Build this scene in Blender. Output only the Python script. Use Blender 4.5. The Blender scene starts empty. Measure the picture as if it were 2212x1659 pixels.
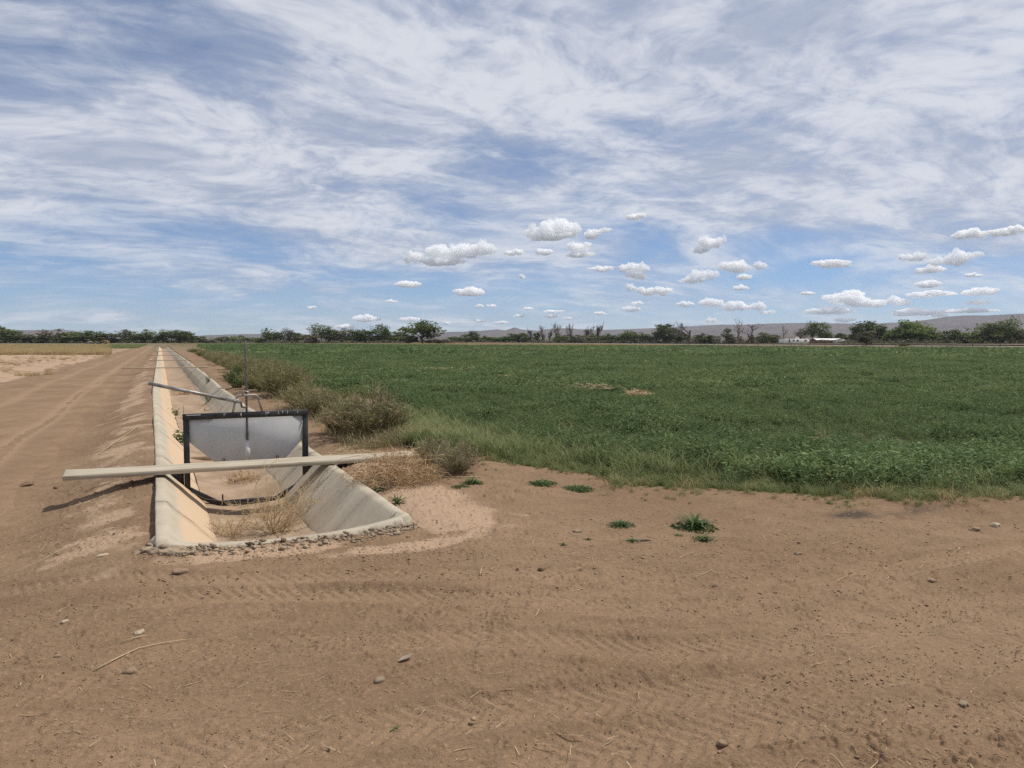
import bpy, math, random
import numpy as np
from mathutils import Vector, Matrix, Euler

R = math.radians
rng = np.random.default_rng(7)
random.seed(7)
scene = bpy.context.scene
COL = scene.collection

# ------------------------------------------------------------------ camera
YAW, PITCH, CAMZ = R(24.6), R(3.23), 1.6
cam_d = bpy.data.cameras.new('camera')
cam_d.sensor_width = 36.0
cam_d.lens = 27.0
cam_d.clip_start = 0.05
cam_d.clip_end = 120000
cam = bpy.data.objects.new('camera', cam_d)
cam.location = (0, 0, CAMZ)
cam.rotation_euler = (math.pi / 2 - PITCH, 0, -YAW)
COL.objects.link(cam)
scene.camera = cam

# ------------------------------------------------------------------ sun, exposure
SUN_AZ, SUN_EL = R(93), R(61)       # azimuth clockwise from +Y
sd = bpy.data.lights.new('sun', 'SUN')
sd.energy = 4.0
sd.angle = R(0.6)
sd.color = (1.0, 0.95, 0.87)
sun = bpy.data.objects.new('sun', sd)
sdir = Vector((math.sin(SUN_AZ) * math.cos(SUN_EL), math.cos(SUN_AZ) * math.cos(SUN_EL), math.sin(SUN_EL)))
sun.rotation_euler = sdir.to_track_quat('Z', 'Y').to_euler()
sun.location = (20, 4, 40)
COL.objects.link(sun)

scene.view_settings.view_transform = 'Standard'
scene.view_settings.look = 'None'
scene.view_settings.exposure = 0.0
scene.view_settings.gamma = 1.0
scene.view_settings.use_curve_mapping = False
scene.render.engine = 'CYCLES'
cy = scene.cycles
cy.max_bounces = 48
cy.diffuse_bounces = 3
cy.glossy_bounces = 2
cy.transmission_bounces = 3
cy.volume_bounces = 48
cy.transparent_max_bounces = 6
cy.use_adaptive_sampling = True
cy.adaptive_threshold = 0.006
cy.sample_clamp_indirect = 4.0
cy.use_denoising = False
cy.denoiser = 'OPENIMAGEDENOISE'
cy.denoising_input_passes = 'RGB_ALBEDO_NORMAL'
cy.caustics_reflective = False
cy.caustics_refractive = False

# ------------------------------------------------------------------ where a spot of the photo (2212 px wide) lies in the place
FPX, CX, CY = 1659.0, 1106.0, 829.5
_cp, _sp = math.cos(PITCH), math.sin(PITCH)
def ray(px, py):
    u, v = (px - CX) / FPX, (CY - py) / FPX
    fwd = _cp + v * _sp                 # horizontal forward
    up = -_sp + v * _cp
    return (u * math.cos(YAW) + fwd * math.sin(YAW), -u * math.sin(YAW) + fwd * math.cos(YAW), up)
def at(px, py, z=0.0):
    d = ray(px, py)
    t = (z - CAMZ) / d[2]
    return (d[0] * t, d[1] * t)
def far(px, D):
    u = (px - CX) / FPX
    return (u * D * math.cos(YAW) + D * math.sin(YAW), -u * D * math.sin(YAW) + D * math.cos(YAW))
def azel(px, py):
    d = Vector(ray(px, py)).normalized()
    return math.degrees(math.atan2(d.x, d.y)), math.degrees(math.asin(d.z))

# ------------------------------------------------------------------ node helpers
class NT:
    def __init__(self, tree):
        self.t = tree; self.n = tree.nodes; self.l = tree.links
    def add(self, typ, **kw):
        nd = self.n.new(typ)
        for k, v in kw.items(): setattr(nd, k, v)
        return nd
    def put(self, sock, v):
        if v is None: return
        if isinstance(v, bpy.types.NodeSocket): self.l.new(v, sock)
        else:
            if sock.type == 'RGBA' and len(v) == 3: v = (*v, 1)
            sock.default_value = v
    def math(self, op, a, b=None, c=None, clamp=False):
        nd = self.add('ShaderNodeMath', operation=op, use_clamp=clamp)
        for i, v in enumerate((a, b, c)): self.put(nd.inputs[i], v)
        return nd.outputs[0]
    def vmath(self, op, a, b=None, c=None, out=0):
        nd = self.add('ShaderNodeVectorMath', operation=op)
        for i, v in enumerate((a, b, c)): self.put(nd.inputs[i], v)
        return nd.outputs['Value'] if op in ('LENGTH', 'DOT_PRODUCT') else nd.outputs[0]
    def noise(self, vec, scale, detail=4, rough=0.5, dist=0.0, dim='3D', out=0, w=None):
        nd = self.add('ShaderNodeTexNoise', noise_dimensions=dim)
        self.put(nd.inputs['Vector'], vec)
        nd.inputs['Scale'].default_value = scale
        nd.inputs['Detail'].default_value = detail
        nd.inputs['Roughness'].default_value = rough
        nd.inputs['Distortion'].default_value = dist
        if w is not None: nd.inputs['W'].default_value = w
        return nd.outputs[out]
    def step(self, v, a, b, smooth=True, lo=0.0, hi=1.0):
        nd = self.add('ShaderNodeMapRange', interpolation_type='SMOOTHSTEP' if smooth else 'LINEAR')
        self.put(nd.inputs[0], v)
        for i, k in enumerate((a, b, lo, hi)): self.put(nd.inputs[i + 1], k)
        return nd.outputs[0]
    def mix(self, f, a, b, blend='MIX'):
        nd = self.add('ShaderNodeMix', data_type='RGBA', blend_type=blend)
        self.put(nd.inputs[0], f); self.put(nd.inputs[6], a); self.put(nd.inputs[7], b)
        return nd.outputs[2]
    def bump(self, h, strength=0.5, dist=0.01, normal=None):
        nd = self.add('ShaderNodeBump')
        nd.inputs['Strength'].default_value = strength
        nd.inputs['Distance'].default_value = dist
        self.put(nd.inputs['Height'], h)
        if normal: self.put(nd.inputs['Normal'], normal)
        return nd.outputs[0]

# ------------------------------------------------------------------ world: Nishita air, a high broken cloud sheet and fair-weather cumulus
def build_world():
    w = bpy.data.worlds.new('World'); scene.world = w
    w.use_nodes = True
    t = NT(w.node_tree); t.n.clear()
    out = t.add('ShaderNodeOutputWorld'); bg = t.add('ShaderNodeBackground')
    t.l.new(bg.outputs[0], out.inputs[0])
    sky = t.add('ShaderNodeTexSky', sky_type='NISHITA', sun_disc=False)
    sky.sun_elevation = SUN_EL; sky.sun_rotation = SUN_AZ
    sky.altitude = 1400; sky.air_density = 1.0; sky.dust_density = 0.15; sky.ozone_density = 3.0
    S = 0.095
    tc = t.add('ShaderNodeTexCoord').outputs['Generated']
    sep = t.add('ShaderNodeSeparateXYZ'); t.l.new(tc, sep.inputs[0])
    x, y, z = sep.outputs
    zc = t.math('MAXIMUM', z, 0.0)
    inv = t.math('DIVIDE', 1.0, t.math('ADD', zc, 0.17))
    # plane of the high cloud, rotated so that its bands cross the view
    pl = t.vmath('MULTIPLY', tc, (1, 1, 0))
    nd = t.add('ShaderNodeVectorMath', operation='SCALE'); t.put(nd.inputs[0], pl); t.put(nd.inputs['Scale'], inv)
    p = nd.outputs[0]
    mp = t.add('ShaderNodeMapping'); t.put(mp.inputs[0], p)
    mp.inputs['Rotation'].default_value = (0, 0, R(SKY_ROT)); mp.inputs['Scale'].default_value = (0.8, 1.0, 1.0)
    mp.inputs['Location'].default_value = SKY_OFF
    q = mp.outputs[0]
    warp = t.noise(q, 0.8, 3, 0.5, out=1)
    qw = t.vmath('MULTIPLY_ADD', warp, (0.8, 0.8, 0.0), q)
    big = t.noise(qw, 1.0, 2, 0.5)
    mid = t.noise(qw, 2.4, 9, 0.60, 0.15)
    q2 = t.vmath('MULTIPLY', qw, (0.8, 1.25, 1.0))
    fine = t.noise(q2, 7.0, 7, 0.62, 0.3)
    cov = t.math('ADD', t.math('MULTIPLY', big, 0.85), t.math('MULTIPLY', mid, 0.60))
    cov = t.math('ADD', cov, t.math('MULTIPLY', t.math('SUBTRACT', fine, 0.5), 0.24))
    # the sheet thins out towards the horizon
    fade = t.step(z, 0.0, 0.20)
    cov = t.math('ADD', cov, t.math('MULTIPLY', t.math('SUBTRACT', fade, 1.0), 0.24))
    a = t.step(cov, SHEET_CUT[0], SHEET_CUT[1])
    a = t.math('MULTIPLY', a, 0.95)
    rip = t.noise(t.vmath('MULTIPLY', qw, (1.25, 0.9, 1.0)), 15.0, 4, 0.55, 0.4)
    a = t.math('MULTIPLY', a, t.step(rip, 0.22, 0.55, True, 0.80, 1.0))
    thick = t.step(t.math('ADD', t.math('ADD', mid, t.math('MULTIPLY', t.math('SUBTRACT', rip, 0.5), 0.22)), t.math('MULTIPLY', t.math('SUBTRACT', fine, 0.5), 0.35)), 0.36, 0.64)
    ccol = t.mix(thick, SHEET_THIN, SHEET_THICK)
    tint = t.mix(t.step(z, 0.0, 0.22), tuple(S * v for v in AIR_LOW), tuple(S * v for v in AIR_T))
    air = t.vmath('MULTIPLY', sky.outputs[0], tint)
    col = t.mix(a, air, ccol)
    t.put(bg.inputs[0], col); bg.inputs[1].default_value = 1.0
    w.cycles.sampling_method = 'MANUAL'; w.cycles.sample_map_resolution = 512
SKY_OFF, SKY_ROT = (1.1, 5.7, 0), -10
SHEET_CUT = (0.37, 0.80)
SHEET_THIN, SHEET_THICK = (0.43, 0.48, 0.60), (0.71, 0.735, 0.795)
AIR_T = (0.72, 0.82, 0.96)
AIR_LOW = (0.60, 0.76, 1.04)
build_world()
HAZE_D = 4.8e-5
K = 2212 / 3000

# ------------------------------------------------------------------ numpy noise
def _hash(ix, iy, seed):
    h = (ix.astype(np.int64) * 374761393 + iy.astype(np.int64) * 668265263 + seed * 974711) & 0xFFFFFFFF
    h = ((h ^ (h >> 13)) * 1274126177) & 0xFFFFFFFF
    h = h ^ (h >> 16)
    return (h & 0xFFFFFF) / float(0xFFFFFF)
def vnoise(x, y, seed=0):
    ix, iy = np.floor(x), np.floor(y)
    fx, fy = x - ix, y - iy
    fx = fx * fx * fx * (fx * (fx * 6 - 15) + 10); fy = fy * fy * fy * (fy * (fy * 6 - 15) + 10)
    a, b = _hash(ix, iy, seed), _hash(ix + 1, iy, seed)
    c, d = _hash(ix, iy + 1, seed), _hash(ix + 1, iy + 1, seed)
    return (a * (1 - fx) + b * fx) * (1 - fy) + (c * (1 - fx) + d * fx) * fy * 1.0
def fbm(x, y, octv=4, seed=0, gain=0.5):
    s, a, t = 0.0, 1.0, 0.0
    for o in range(octv):
        c, sn = math.cos(0.6 + o), math.sin(0.6 + o)
        s = s + a * (vnoise((x * c - y * sn) * 2 ** o, (x * sn + y * c) * 2 ** o, seed + o * 17) - 0.5)
        t += a; a *= gain
    return s / t * 2
def sstep(a, b, x):
    t = np.clip((x - a) / (b - a), 0, 1)
    return t * t * (3 - 2 * t)

# ------------------------------------------------------------------ mesh helpers
class MB:
    """collects faces of one mesh object"""
    def __init__(self): self.v = []; self.f = []; self.n = 0
    def add(self, V, F):
        V = np.asarray(V, dtype=np.float64).reshape(-1, 3)
        for q in (F if isinstance(F, (list, tuple)) and len(F) and isinstance(F[0], np.ndarray) and F[0].ndim == 2 else [F]):
            self.f.append(np.asarray(q, dtype=np.int64) + self.n)
        self.v.append(V); self.n += len(V)
        return self
    def box(self, c, s, rot=None):
        c = np.array(c, float); s = np.array(s, float) / 2
        V = np.array([(i, j, k) for i in (-1, 1) for j in (-1, 1) for k in (-1, 1)], float) * s
        if rot is not None: V = V @ np.array(Euler(rot).to_matrix()).T
        return self.add(V + c, np.array([(0,1,3,2),(4,6,7,5),(0,4,5,1),(2,3,7,6),(0,2,6,4),(1,5,7,3)]))
    def beam(self, a, b, w, h, up=(0, 0, 1)):
        a, b = np.array(a, float), np.array(b, float)
        d = b - a; d /= np.linalg.norm(d)
        s = np.cross(d, up)
        if np.linalg.norm(s) < 1e-6: s = np.cross(d, (0, 1, 0))
        s /= np.linalg.norm(s); u = np.cross(s, d)
        V = [p + s * i * w / 2 + u * j * h / 2 for p in (a, b) for i, j in ((-1, -1), (1, -1), (1, 1), (-1, 1))]
        return self.add(V, [np.array([(0,1,2,3),(7,6,5,4),(0,4,5,1),(1,5,6,2),(2,6,7,3),(3,7,4,0)])])
    def tube(self, P, r, n=8, cap=True):
        P = np.asarray(P, float); m = len(P)
        r = np.broadcast_to(np.asarray(r, float), (m,))
        T = np.gradient(P, axis=0); T /= np.linalg.norm(T, axis=1)[:, None] + 1e-12
        ref = np.array([0, 0, 1.0]) if abs(T[:, 2]).mean() < 0.85 else np.array([1.0, 0, 0])
        S = np.cross(T, ref); S /= np.linalg.norm(S, axis=1)[:, None] + 1e-12
        U = np.cross(S, T)
        an = np.arange(n) * 2 * math.pi / n
        V = P[:, None, :] + r[:, None, None] * (np.cos(an)[None, :, None] * S[:, None, :] + np.sin(an)[None, :, None] * U[:, None, :])
        i = np.arange(m - 1)[:, None] * n; j = np.arange(n)[None, :]; k = (j + 1) % n
        F = np.stack([i + j, i + k, i + n + k, i + n + j], -1).reshape(-1, 4)
        self.add(V.reshape(-1, 3), F)
        if cap:
            b = self.n - m * n
            self.f.append(np.array([list(range(b + n - 1, b - 1, -1))])); self.f.append(np.array([list(range(b + (m - 1) * n, b + m * n))]))
        return self
    def extrude_y(self, prof, y0, y1):
        prof = np.array(prof, float); n = len(prof)
        V = [(p[0], y, p[1]) for y in (y0, y1) for p in prof]
        F = np.array([(i, (i + 1) % n, n + (i + 1) % n, n + i) for i in range(n)])
        self.add(V, F); b = self.n - 2 * n
        self.f.append(np.array([list(range(b + n - 1, b - 1, -1))])); self.f.append(np.array([list(range(b + n, b + 2 * n))]))
        return self
    def mesh(self, name, smooth=False):
        V = np.concatenate(self.v)
        me = bpy.data.meshes.new(name)
        me.vertices.add(len(V)); me.vertices.foreach_set('co', V.astype(np.float32).ravel())
        tot = np.concatenate([np.full(len(q), q.shape[1]) for q in self.f])
        loops = np.concatenate([q.ravel() for q in self.f])
        me.loops.add(len(loops)); me.loops.foreach_set('vertex_index', loops.astype(np.int32))
        me.polygons.add(len(tot))
        st = np.concatenate([[0], np.cumsum(tot)[:-1]])
        me.polygons.foreach_set('loop_start', st.astype(np.int32))
        if smooth: me.polygons.foreach_set('use_smooth', np.ones(len(tot), dtype=bool))
        me.update(calc_edges=True)
        return me
    def build(self, name, mat, parent=None, smooth=False):
        return link(name, self.mesh(name, smooth), mat, parent)
def link(name, me, mat=None, parent=None, loc=None, rot=None, scale=None):
    o = bpy.data.objects.new(name, me); COL.objects.link(o)
    if mat is not None and me is not None and not me.materials: me.materials.append(mat)
    if parent is not None: o.parent = parent
    if loc is not None: o.location = loc
    if rot is not None: o.rotation_euler = rot
    if scale is not None: o.scale = scale
    return o
def tag(o, label, cat, group=None):
    o['label'] = label; o['category'] = cat
    if group: o['group'] = group
    return o
def empty(name, loc, rz=0.0):
    o = bpy.data.objects.new(name, None); o.location = loc; o.rotation_euler = (0, 0, rz); o.empty_display_size = 0.2
    COL.objects.link(o); return o
def kind(o, k): o['kind'] = k; return o
def bevel(o, w=0.004, seg=1):
    m = o.modifiers.new('bevel', 'BEVEL'); m.width = w; m.segments = seg; m.limit_method = 'ANGLE'; return o

# ------------------------------------------------------------------ materials
def new_mat(name):
    m = bpy.data.materials.new(name); m.use_nodes = True
    t = NT(m.node_tree); t.n.clear()
    out = t.add('ShaderNodeOutputMaterial'); b = t.add('ShaderNodeBsdfPrincipled')
    t.l.new(b.outputs[0], out.inputs[0])
    b.inputs['Specular IOR Level'].default_value = 0.25
    return m, t, b, out
def simple(name, c1, c2=None, scale=8.0, rough=0.8, metal=0.0, bumpd=0.0, bscale=None, coord='Object', detail=5, spec=0.25, contrast=(0.35, 0.65)):
    m, t, b, out = new_mat(name)
    tc = t.add('ShaderNodeTexCoord').outputs[coord] if coord != 'World' else t.add('ShaderNodeNewGeometry').outputs['Position']
    if c2 is None: c2 = tuple(c * 0.75 for c in c1)
    n = t.noise(tc, scale, detail, 0.6)
    t.put(b.inputs['Base Color'], t.mix(t.step(n, *contrast), c1, c2))
    b.inputs['Roughness'].default_value = rough; b.inputs['Metallic'].default_value = metal
    b.inputs['Specular IOR Level'].default_value = spec
    if bumpd: t.put(b.inputs['Normal'], t.bump(t.noise(tc, bscale or scale * 4, 5, 0.65), 0.8, bumpd))
    return m
def leafy(name, c1, c2, trans=0.35, rough=0.55, scale=3.0, rnd=0.35):
    m = bpy.data.materials.new(name); m.use_nodes = True
    t = NT(m.node_tree); t.n.clear()
    out = t.add('ShaderNodeOutputMaterial')
    g = t.add('ShaderNodeNewGeometry')
    oi = t.add('ShaderNodeObjectInfo')
    n = t.noise(g.outputs['Position'], scale, 3, 0.6)
    f = t.math('ADD', t.math('MULTIPLY', g.outputs['Random Per Island'], 0.65), t.math('MULTIPLY', n, 0.5))
    f = t.math('ADD', f, t.math('MULTIPLY', t.math('SUBTRACT', oi.outputs['Random'], 0.5), rnd), clamp=True)
    c = t.mix(f, c1, c2)
    b = t.add('ShaderNodeBsdfPrincipled'); t.put(b.inputs['Base Color'], c)
    b.inputs['Roughness'].default_value = rough; b.inputs['Specular IOR Level'].default_value = 0.15
    tr = t.add('ShaderNodeBsdfTranslucent'); t.put(tr.inputs[0], c)
    mx = t.add('ShaderNodeMixShader'); mx.inputs[0].default_value = trans
    t.l.new(b.outputs[0], mx.inputs[1]); t.l.new(tr.outputs[0], mx.inputs[2]); t.l.new(mx.outputs[0], out.inputs[0])
    return m

# ================================================================== THE PLACE
# ditch plan: axis along +Y
GATE_Y, FRONT_Y, END_Y = 9.95, 6.24, 210.0
def dx(y):                                   # the ditch drifts a little to the left over its first stretch
    return -0.17 * sstep(6, 28, np.asarray(y, float))
XL, XR, RIM = -0.07, 1.93, 0.08
FLOOR_Z = -0.43
def rimz(y):
    y = np.asarray(y, float)
    return RIM + 0.10 * sstep(16, 40, y) - 0.10 * sstep(60, 110, y) + 0.012 * np.sin(y * 0.9) * sstep(8, 14, y)

# near edge of the field, as range for each direction seen from the origin
_ep = [(900,1020),(960,1022),(1037,1030),(1171,1033),(1270,1042),(1330,1066),(1475,1068),(1600,1076),(1708,1087),(1908,1097),(2041,1104),(2212,1090),(2500,1075)]
_ew = [at(a, b) for a, b in _ep]
_eth = np.array([math.atan2(x, y) for x, y in _ew]); _er = np.array([math.hypot(x, y) for x, y in _ew])
_fp = [(2600,118),(2212,131),(1622,166),(1032,208),(737,258),(560,310),(420,330)]     # far edge: (px, depth)
_fw = [far(a, b) for a, b in _fp]
_fth = np.array([math.atan2(x, y) for x, y in _fw])[::-1]; _fr = np.array([math.hypot(x, y) for x, y in _fw])[::-1]
def field_edge(th): return np.interp(th, _eth, _er)
def in_field(x, y, grow=0.0):
    th = np.arctan2(x, y); r = np.hypot(x, y)
    e = field_edge(th) + 0.7 * fbm(x * 0.9, y * 0.9, 4, 91, .6) - grow
    fx = 3.7 + 0.036 * y + 0.35 * fbm(x * 0.5, y * 0.35, 3, 92) - grow
    ok = (r > e) & (x > fx) & (r < np.interp(th, _fth, _fr))
    bx, by = at(545, 759.5); cx, cy2 = at(520, 765.5)
    gap = (np.abs((x - bx) * 0.55 + (y - by) * 0.83) < 2.6 + 1.5 * fbm(x * .1, y * .1, 2, 5)) & (np.abs(x - bx) < 15)
    gap |= (np.abs((x - cx) * 0.35 + (y - cy2) * 0.93) < 2.2 + 1.5 * fbm(x * .1, y * .1, 2, 6)) & (x < cx + 9)
    return ok & ~gap

def inside_ditch(x, y, m=0.0):
    d = dx(y)
    return (x > XL + d + m) & (x < XR + d - m) & (y > FRONT_Y + m) & (y < END_Y)

# tyre ruts over the turning place: (polyline points photo px, half-width, depth, tread pitch)
_ruts = [([(0,1330),(450,1290),(900,1290),(1400,1320),(1700,1300),(2000,1215),(2212,1180)], 0.15, 0.022),
         ([(0,1500),(500,1400),(1000,1385),(1500,1410),(1900,1360),(2212,1290)], 0.15, 0.020),
         ([(300,1640),(900,1560),(1500,1500),(2212,1420)], 0.15, 0.019),
         ([(1200,1650),(1700,1560),(2212,1540)], 0.15, 0.018),
         ([(0,1240),(420,1255),(800,1245),(1250,1240)], 0.14, 0.014)]
_rutw = []
for pts, hw, dp in _ruts:
    P = np.array([at(a, b) for a, b in pts])
    t = np.linspace(0, len(P) - 1, 160)
    i = np.clip(t.astype(int), 0, len(P) - 2)
    # catmull-rom
    Pm = np.vstack([2 * P[0] - P[1], P, 2 * P[-1] - P[-2]]); f = (t - i)[:, None]
    a, b, c, d = Pm[i], Pm[i + 1], Pm[i + 2], Pm[i + 3]
    C = 0.5 * (2 * b + (c - a) * f + (2 * a - 5 * b + 4 * c - d) * f ** 2 + (3 * b - a - 3 * c + d) * f ** 3)
    s = np.concatenate([[0], np.cumsum(np.linalg.norm(np.diff(C, axis=0), axis=1))])
    _rutw.append((C, s, hw, dp))
def rut(x, y):
    """depth change and rut mask"""
    z = np.zeros_like(x); mask = np.zeros_like(x)
    near = (np.hypot(x, y) < 13) & (y < 9)
    xi, yi = x[near], y[near]
    if xi.size == 0: return z, mask
    for C, s, hw, dp in _rutw:
        best = np.full(xi.shape, 1e9); off = np.zeros_like(xi); ss = np.zeros_like(xi)
        for k in range(len(C) - 1):
            d = C[k + 1] - C[k]; L = np.hypot(*d)
            ux, uy = d / L
            rx, ry = xi - C[k, 0], yi - C[k, 1]
            tt = np.clip(rx * ux + ry * uy, 0, L)
            ddx, ddy = rx - tt * ux, ry - tt * uy
            dist = ddx * ddx + ddy * ddy
            m = dist < best
            best[m] = dist[m]; ss[m] = s[k] + tt[m]; off[m] = (rx * uy - ry * ux)[m]
        dist = np.sqrt(best)
        m = 1 - sstep(hw * 0.75, hw * 1.25, dist)
        edge = np.exp(-((dist - hw * 1.35) / 0.045) ** 2)
        wob = 0.72 + 0.9 * fbm(xi * 1.1, yi * 1.1, 3, 41)
        wob = np.clip(wob, 0, 1.2)
        tread = np.sin((ss + np.abs(off) * 0.9) * 2 * math.pi / 0.085)
        z[near] += wob * (-dp * m + dp * 0.65 * edge + 0.0048 * m * tread)
        mask[near] = np.maximum(mask[near], m * np.clip(wob, 0, 1))
    return z, mask

def macro(x, y):
    x = np.asarray(x, float); y = np.asarray(y, float)
    s = sstep(3.5, 8.0, y)
    d = dx(y); xl, xr = XL + d, XR + d
    z = 0.035 * s * (1 - 0.0 * y)
    # bank falls from the rim to the track on the left
    t = sstep(0.0, 1.25, xl - x)
    z = z - 0.27 * t * s
    # spoil bank on the right
    b = sstep(0.0, 0.3, x - xr) * (1 - sstep(1.2, 2.6, x - xr))
    z = z + 0.06 * b * s
    z = z - 0.06 * sstep(1.5, 3.2, x - xr) * s
    # low ridge where the plough turned, just in front of the field edge
    th = np.arctan2(x, y); r = np.hypot(x, y)
    e = field_edge(th)
    z = z + 0.05 * np.exp(-((r - e - 0.15) / 0.38) ** 2) * (x > 2.6) * (th < 1.6) * sstep(2.6, 3.6, x)
    # debris banked against the end lip
    z = z + 0.030 * np.exp(-((y - 6.08) / 0.13) ** 2) * sstep(-.25, 0, x) * (1 - sstep(1.8, 2.1, x))
    # longitudinal wave that the ditch follows
    z = z + (rimz(y) - RIM) * (1 - sstep(3, 12, np.abs(x - 1)))
    z = z + 0.05 * fbm(x * 0.28, y * 0.28, 2, 3) * (1 - sstep(20, 60, r))
    return z
def road_mask(x, y):
    d = dx(y)
    return sstep(-5.4, -4.7, x - d + 0.3 * fbm(x * .4, y * .2, 2, 8)) * (1 - sstep(-1.75, -1.2, x - d + 0.25 * fbm(x * .8, y * .5, 3, 9))) * sstep(4.5, 7.5, y)
def fine(x, y):
    """relief of the dirt itself"""
    r = np.hypot(x, y)
    rd = road_mask(x, y)
    rough = np.clip(0.75 + 1.0 * fbm(x * 0.7, y * 0.7, 3, 21), 0.25, 1.5) * (1 - 0.8 * rd)
    near = 1 - sstep(10, 30, r)
    z = 0.018 * fbm(x * 1.6, y * 1.6, 3, 22) * (1 - .6 * rd)
    z = z + 0.011 * fbm(x * 6, y * 6, 3, 23) * near * rough
    n = fbm(x * 26, y * 26, 2, 24, 0.7)
    z = z + 0.012 * np.abs(n) * near * rough
    c = vnoise(x * 48, y * 48, 25) * vnoise(x * 15, y * 15, 26)
    z = z + 0.015 * sstep(0.36, 0.62, c) * near * rough
    return z
def ground_q(x, y):
    """the same without the ruts, for small litter"""
    x = np.atleast_1d(np.asarray(x, float)); y = np.atleast_1d(np.asarray(y, float))
    return macro(x, y) + fine(x, y)
def ground_h(x, y):
    """height used to stand things on the dirt"""
    x = np.atleast_1d(np.asarray(x, float)); y = np.atleast_1d(np.asarray(y, float))
    z = macro(x, y) + fine(x, y) + rut(x, y)[0]
    return z
def gz(x, y): return float(ground_h([x], [y])[0])

# ------------------------------------------------------------------ ground sheet, a fan of cells that grow with distance, out to the horizon
def build_ground():
    th = np.concatenate([np.linspace(-math.pi + YAW, YAW - R(41), 60, endpoint=False), np.linspace(YAW - R(41), YAW + R(41), 900, endpoint=False),
                         np.linspace(YAW + R(41), YAW + math.pi, 60)])
    # ranges: about 0.85 of a picture row each
    rows = np.linspace(470, 0.16, 530)
    r = 1.6 * 768 / rows
    r = np.concatenate([[0.05, 0.8, 1.6, 2.1], r[r > 2.6]])
    r = r[r < 9000]; r = np.append(r, 9600)
    RR, TT = np.meshgrid(r, th, indexing='ij')
    x, y = RR * np.sin(TT), RR * np.cos(TT)
    m = RR < 400
    z = np.zeros_like(x)
    xs, ys = x[m], y[m]
    ru, rm = rut(xs, ys)
    z[m] = macro(xs, ys) + fine(xs, ys) * (1 - 0.65 * rm) + ru
    z = np.where(inside_ditch(x, y, 0.05), -1.3, z)
    # field floor sits a little lower than its margin
    n, k = x.shape
    V = np.stack([x, y, z], -1).reshape(-1, 3)
    i = np.arange(n - 1)[:, None] * k; j = np.arange(k - 1)[None, :]
    F = np.stack([i + j, i + k + j, i + k + j + 1, i + j + 1], -1).reshape(-1, 4)[:, ::-1]
    mb = MB(); mb.add(V, F)
    me = mb.mesh('ground', smooth=True)
    def attr(name, a):
        at_ = me.attributes.new(name, 'FLOAT', 'POINT'); at_.data.foreach_set('value', np.ascontiguousarray(a, dtype=np.float32).ravel())
    X, Y = V[:, 0], V[:, 1]; RAD = np.hypot(X, Y)
    # pale silt washed out around the ditch mouth and on the bank
    px, py = at(880, 1165); px2, py2 = at(640, 1195)
    def blob(cx, cy, sx, sy): return np.exp(-(((X - cx) / sx) ** 2 + ((Y - cy) / sy) ** 2))
    c1 = at(985, 1130); c2 = at(900, 1090); c3 = at(600, 1195); c4 = at(850, 1185); c5 = at(1120, 1145); c6 = at(230, 1150)
    pale = np.maximum.reduce([blob(*c1, .36, .5), blob(*c2, .5, .7), blob(*c3, .75, .16), blob(*c4, .55, .2), 0.36 * blob(*c5, .6, .45), 0.6 * blob(*c6, .5, 1.0), 0.9 * blob(2.25, 8.3, .32, 2.2)])
    d = dx(Y)
    left = np.exp(-((X - XL - d + 0.45) / 0.5) ** 2) * sstep(6.2, 7.5, Y)
    pale = np.maximum(pale, 0.45 * left)
    past = sstep(-5.2, -6.5, X) * sstep(4, 8, Y)
    pale = np.maximum(pale, 0.55 * past)
    pale = np.clip(pale + 0.45 * (fbm(X * 2.2, Y * 2.2, 4, 61)) * (pale > 0.05), 0, 1)
    attr('pale', pale)
    k1, k2 = at(1838, 1117), at(1950, 1112)
    dark = np.maximum(blob(*k1, .22, .13), 0.5 * blob(*k2, .5, .12))
    attr('dark', np.clip(dark * (1 + 1.6 * fbm(X * 6, Y * 6, 3, 63)), 0, 1))
    fld = in_field(X, Y, -0.75).astype(float)
    attr('crop', fld)
    rutm = np.zeros(len(X)); rutm[m.ravel()] = rm
    trk = np.exp(-((X - d + 2.25) / 0.3) ** 2) + 0.6 * np.exp(-((X - d + 4.0) / 0.35) ** 2)
    attr('track', np.clip(rutm * 0.8, 0, 1))
    attr('farv', sstep(90, 260, RAD))
    return kind(link('ground', me, M['dirt']), 'structure')

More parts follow.
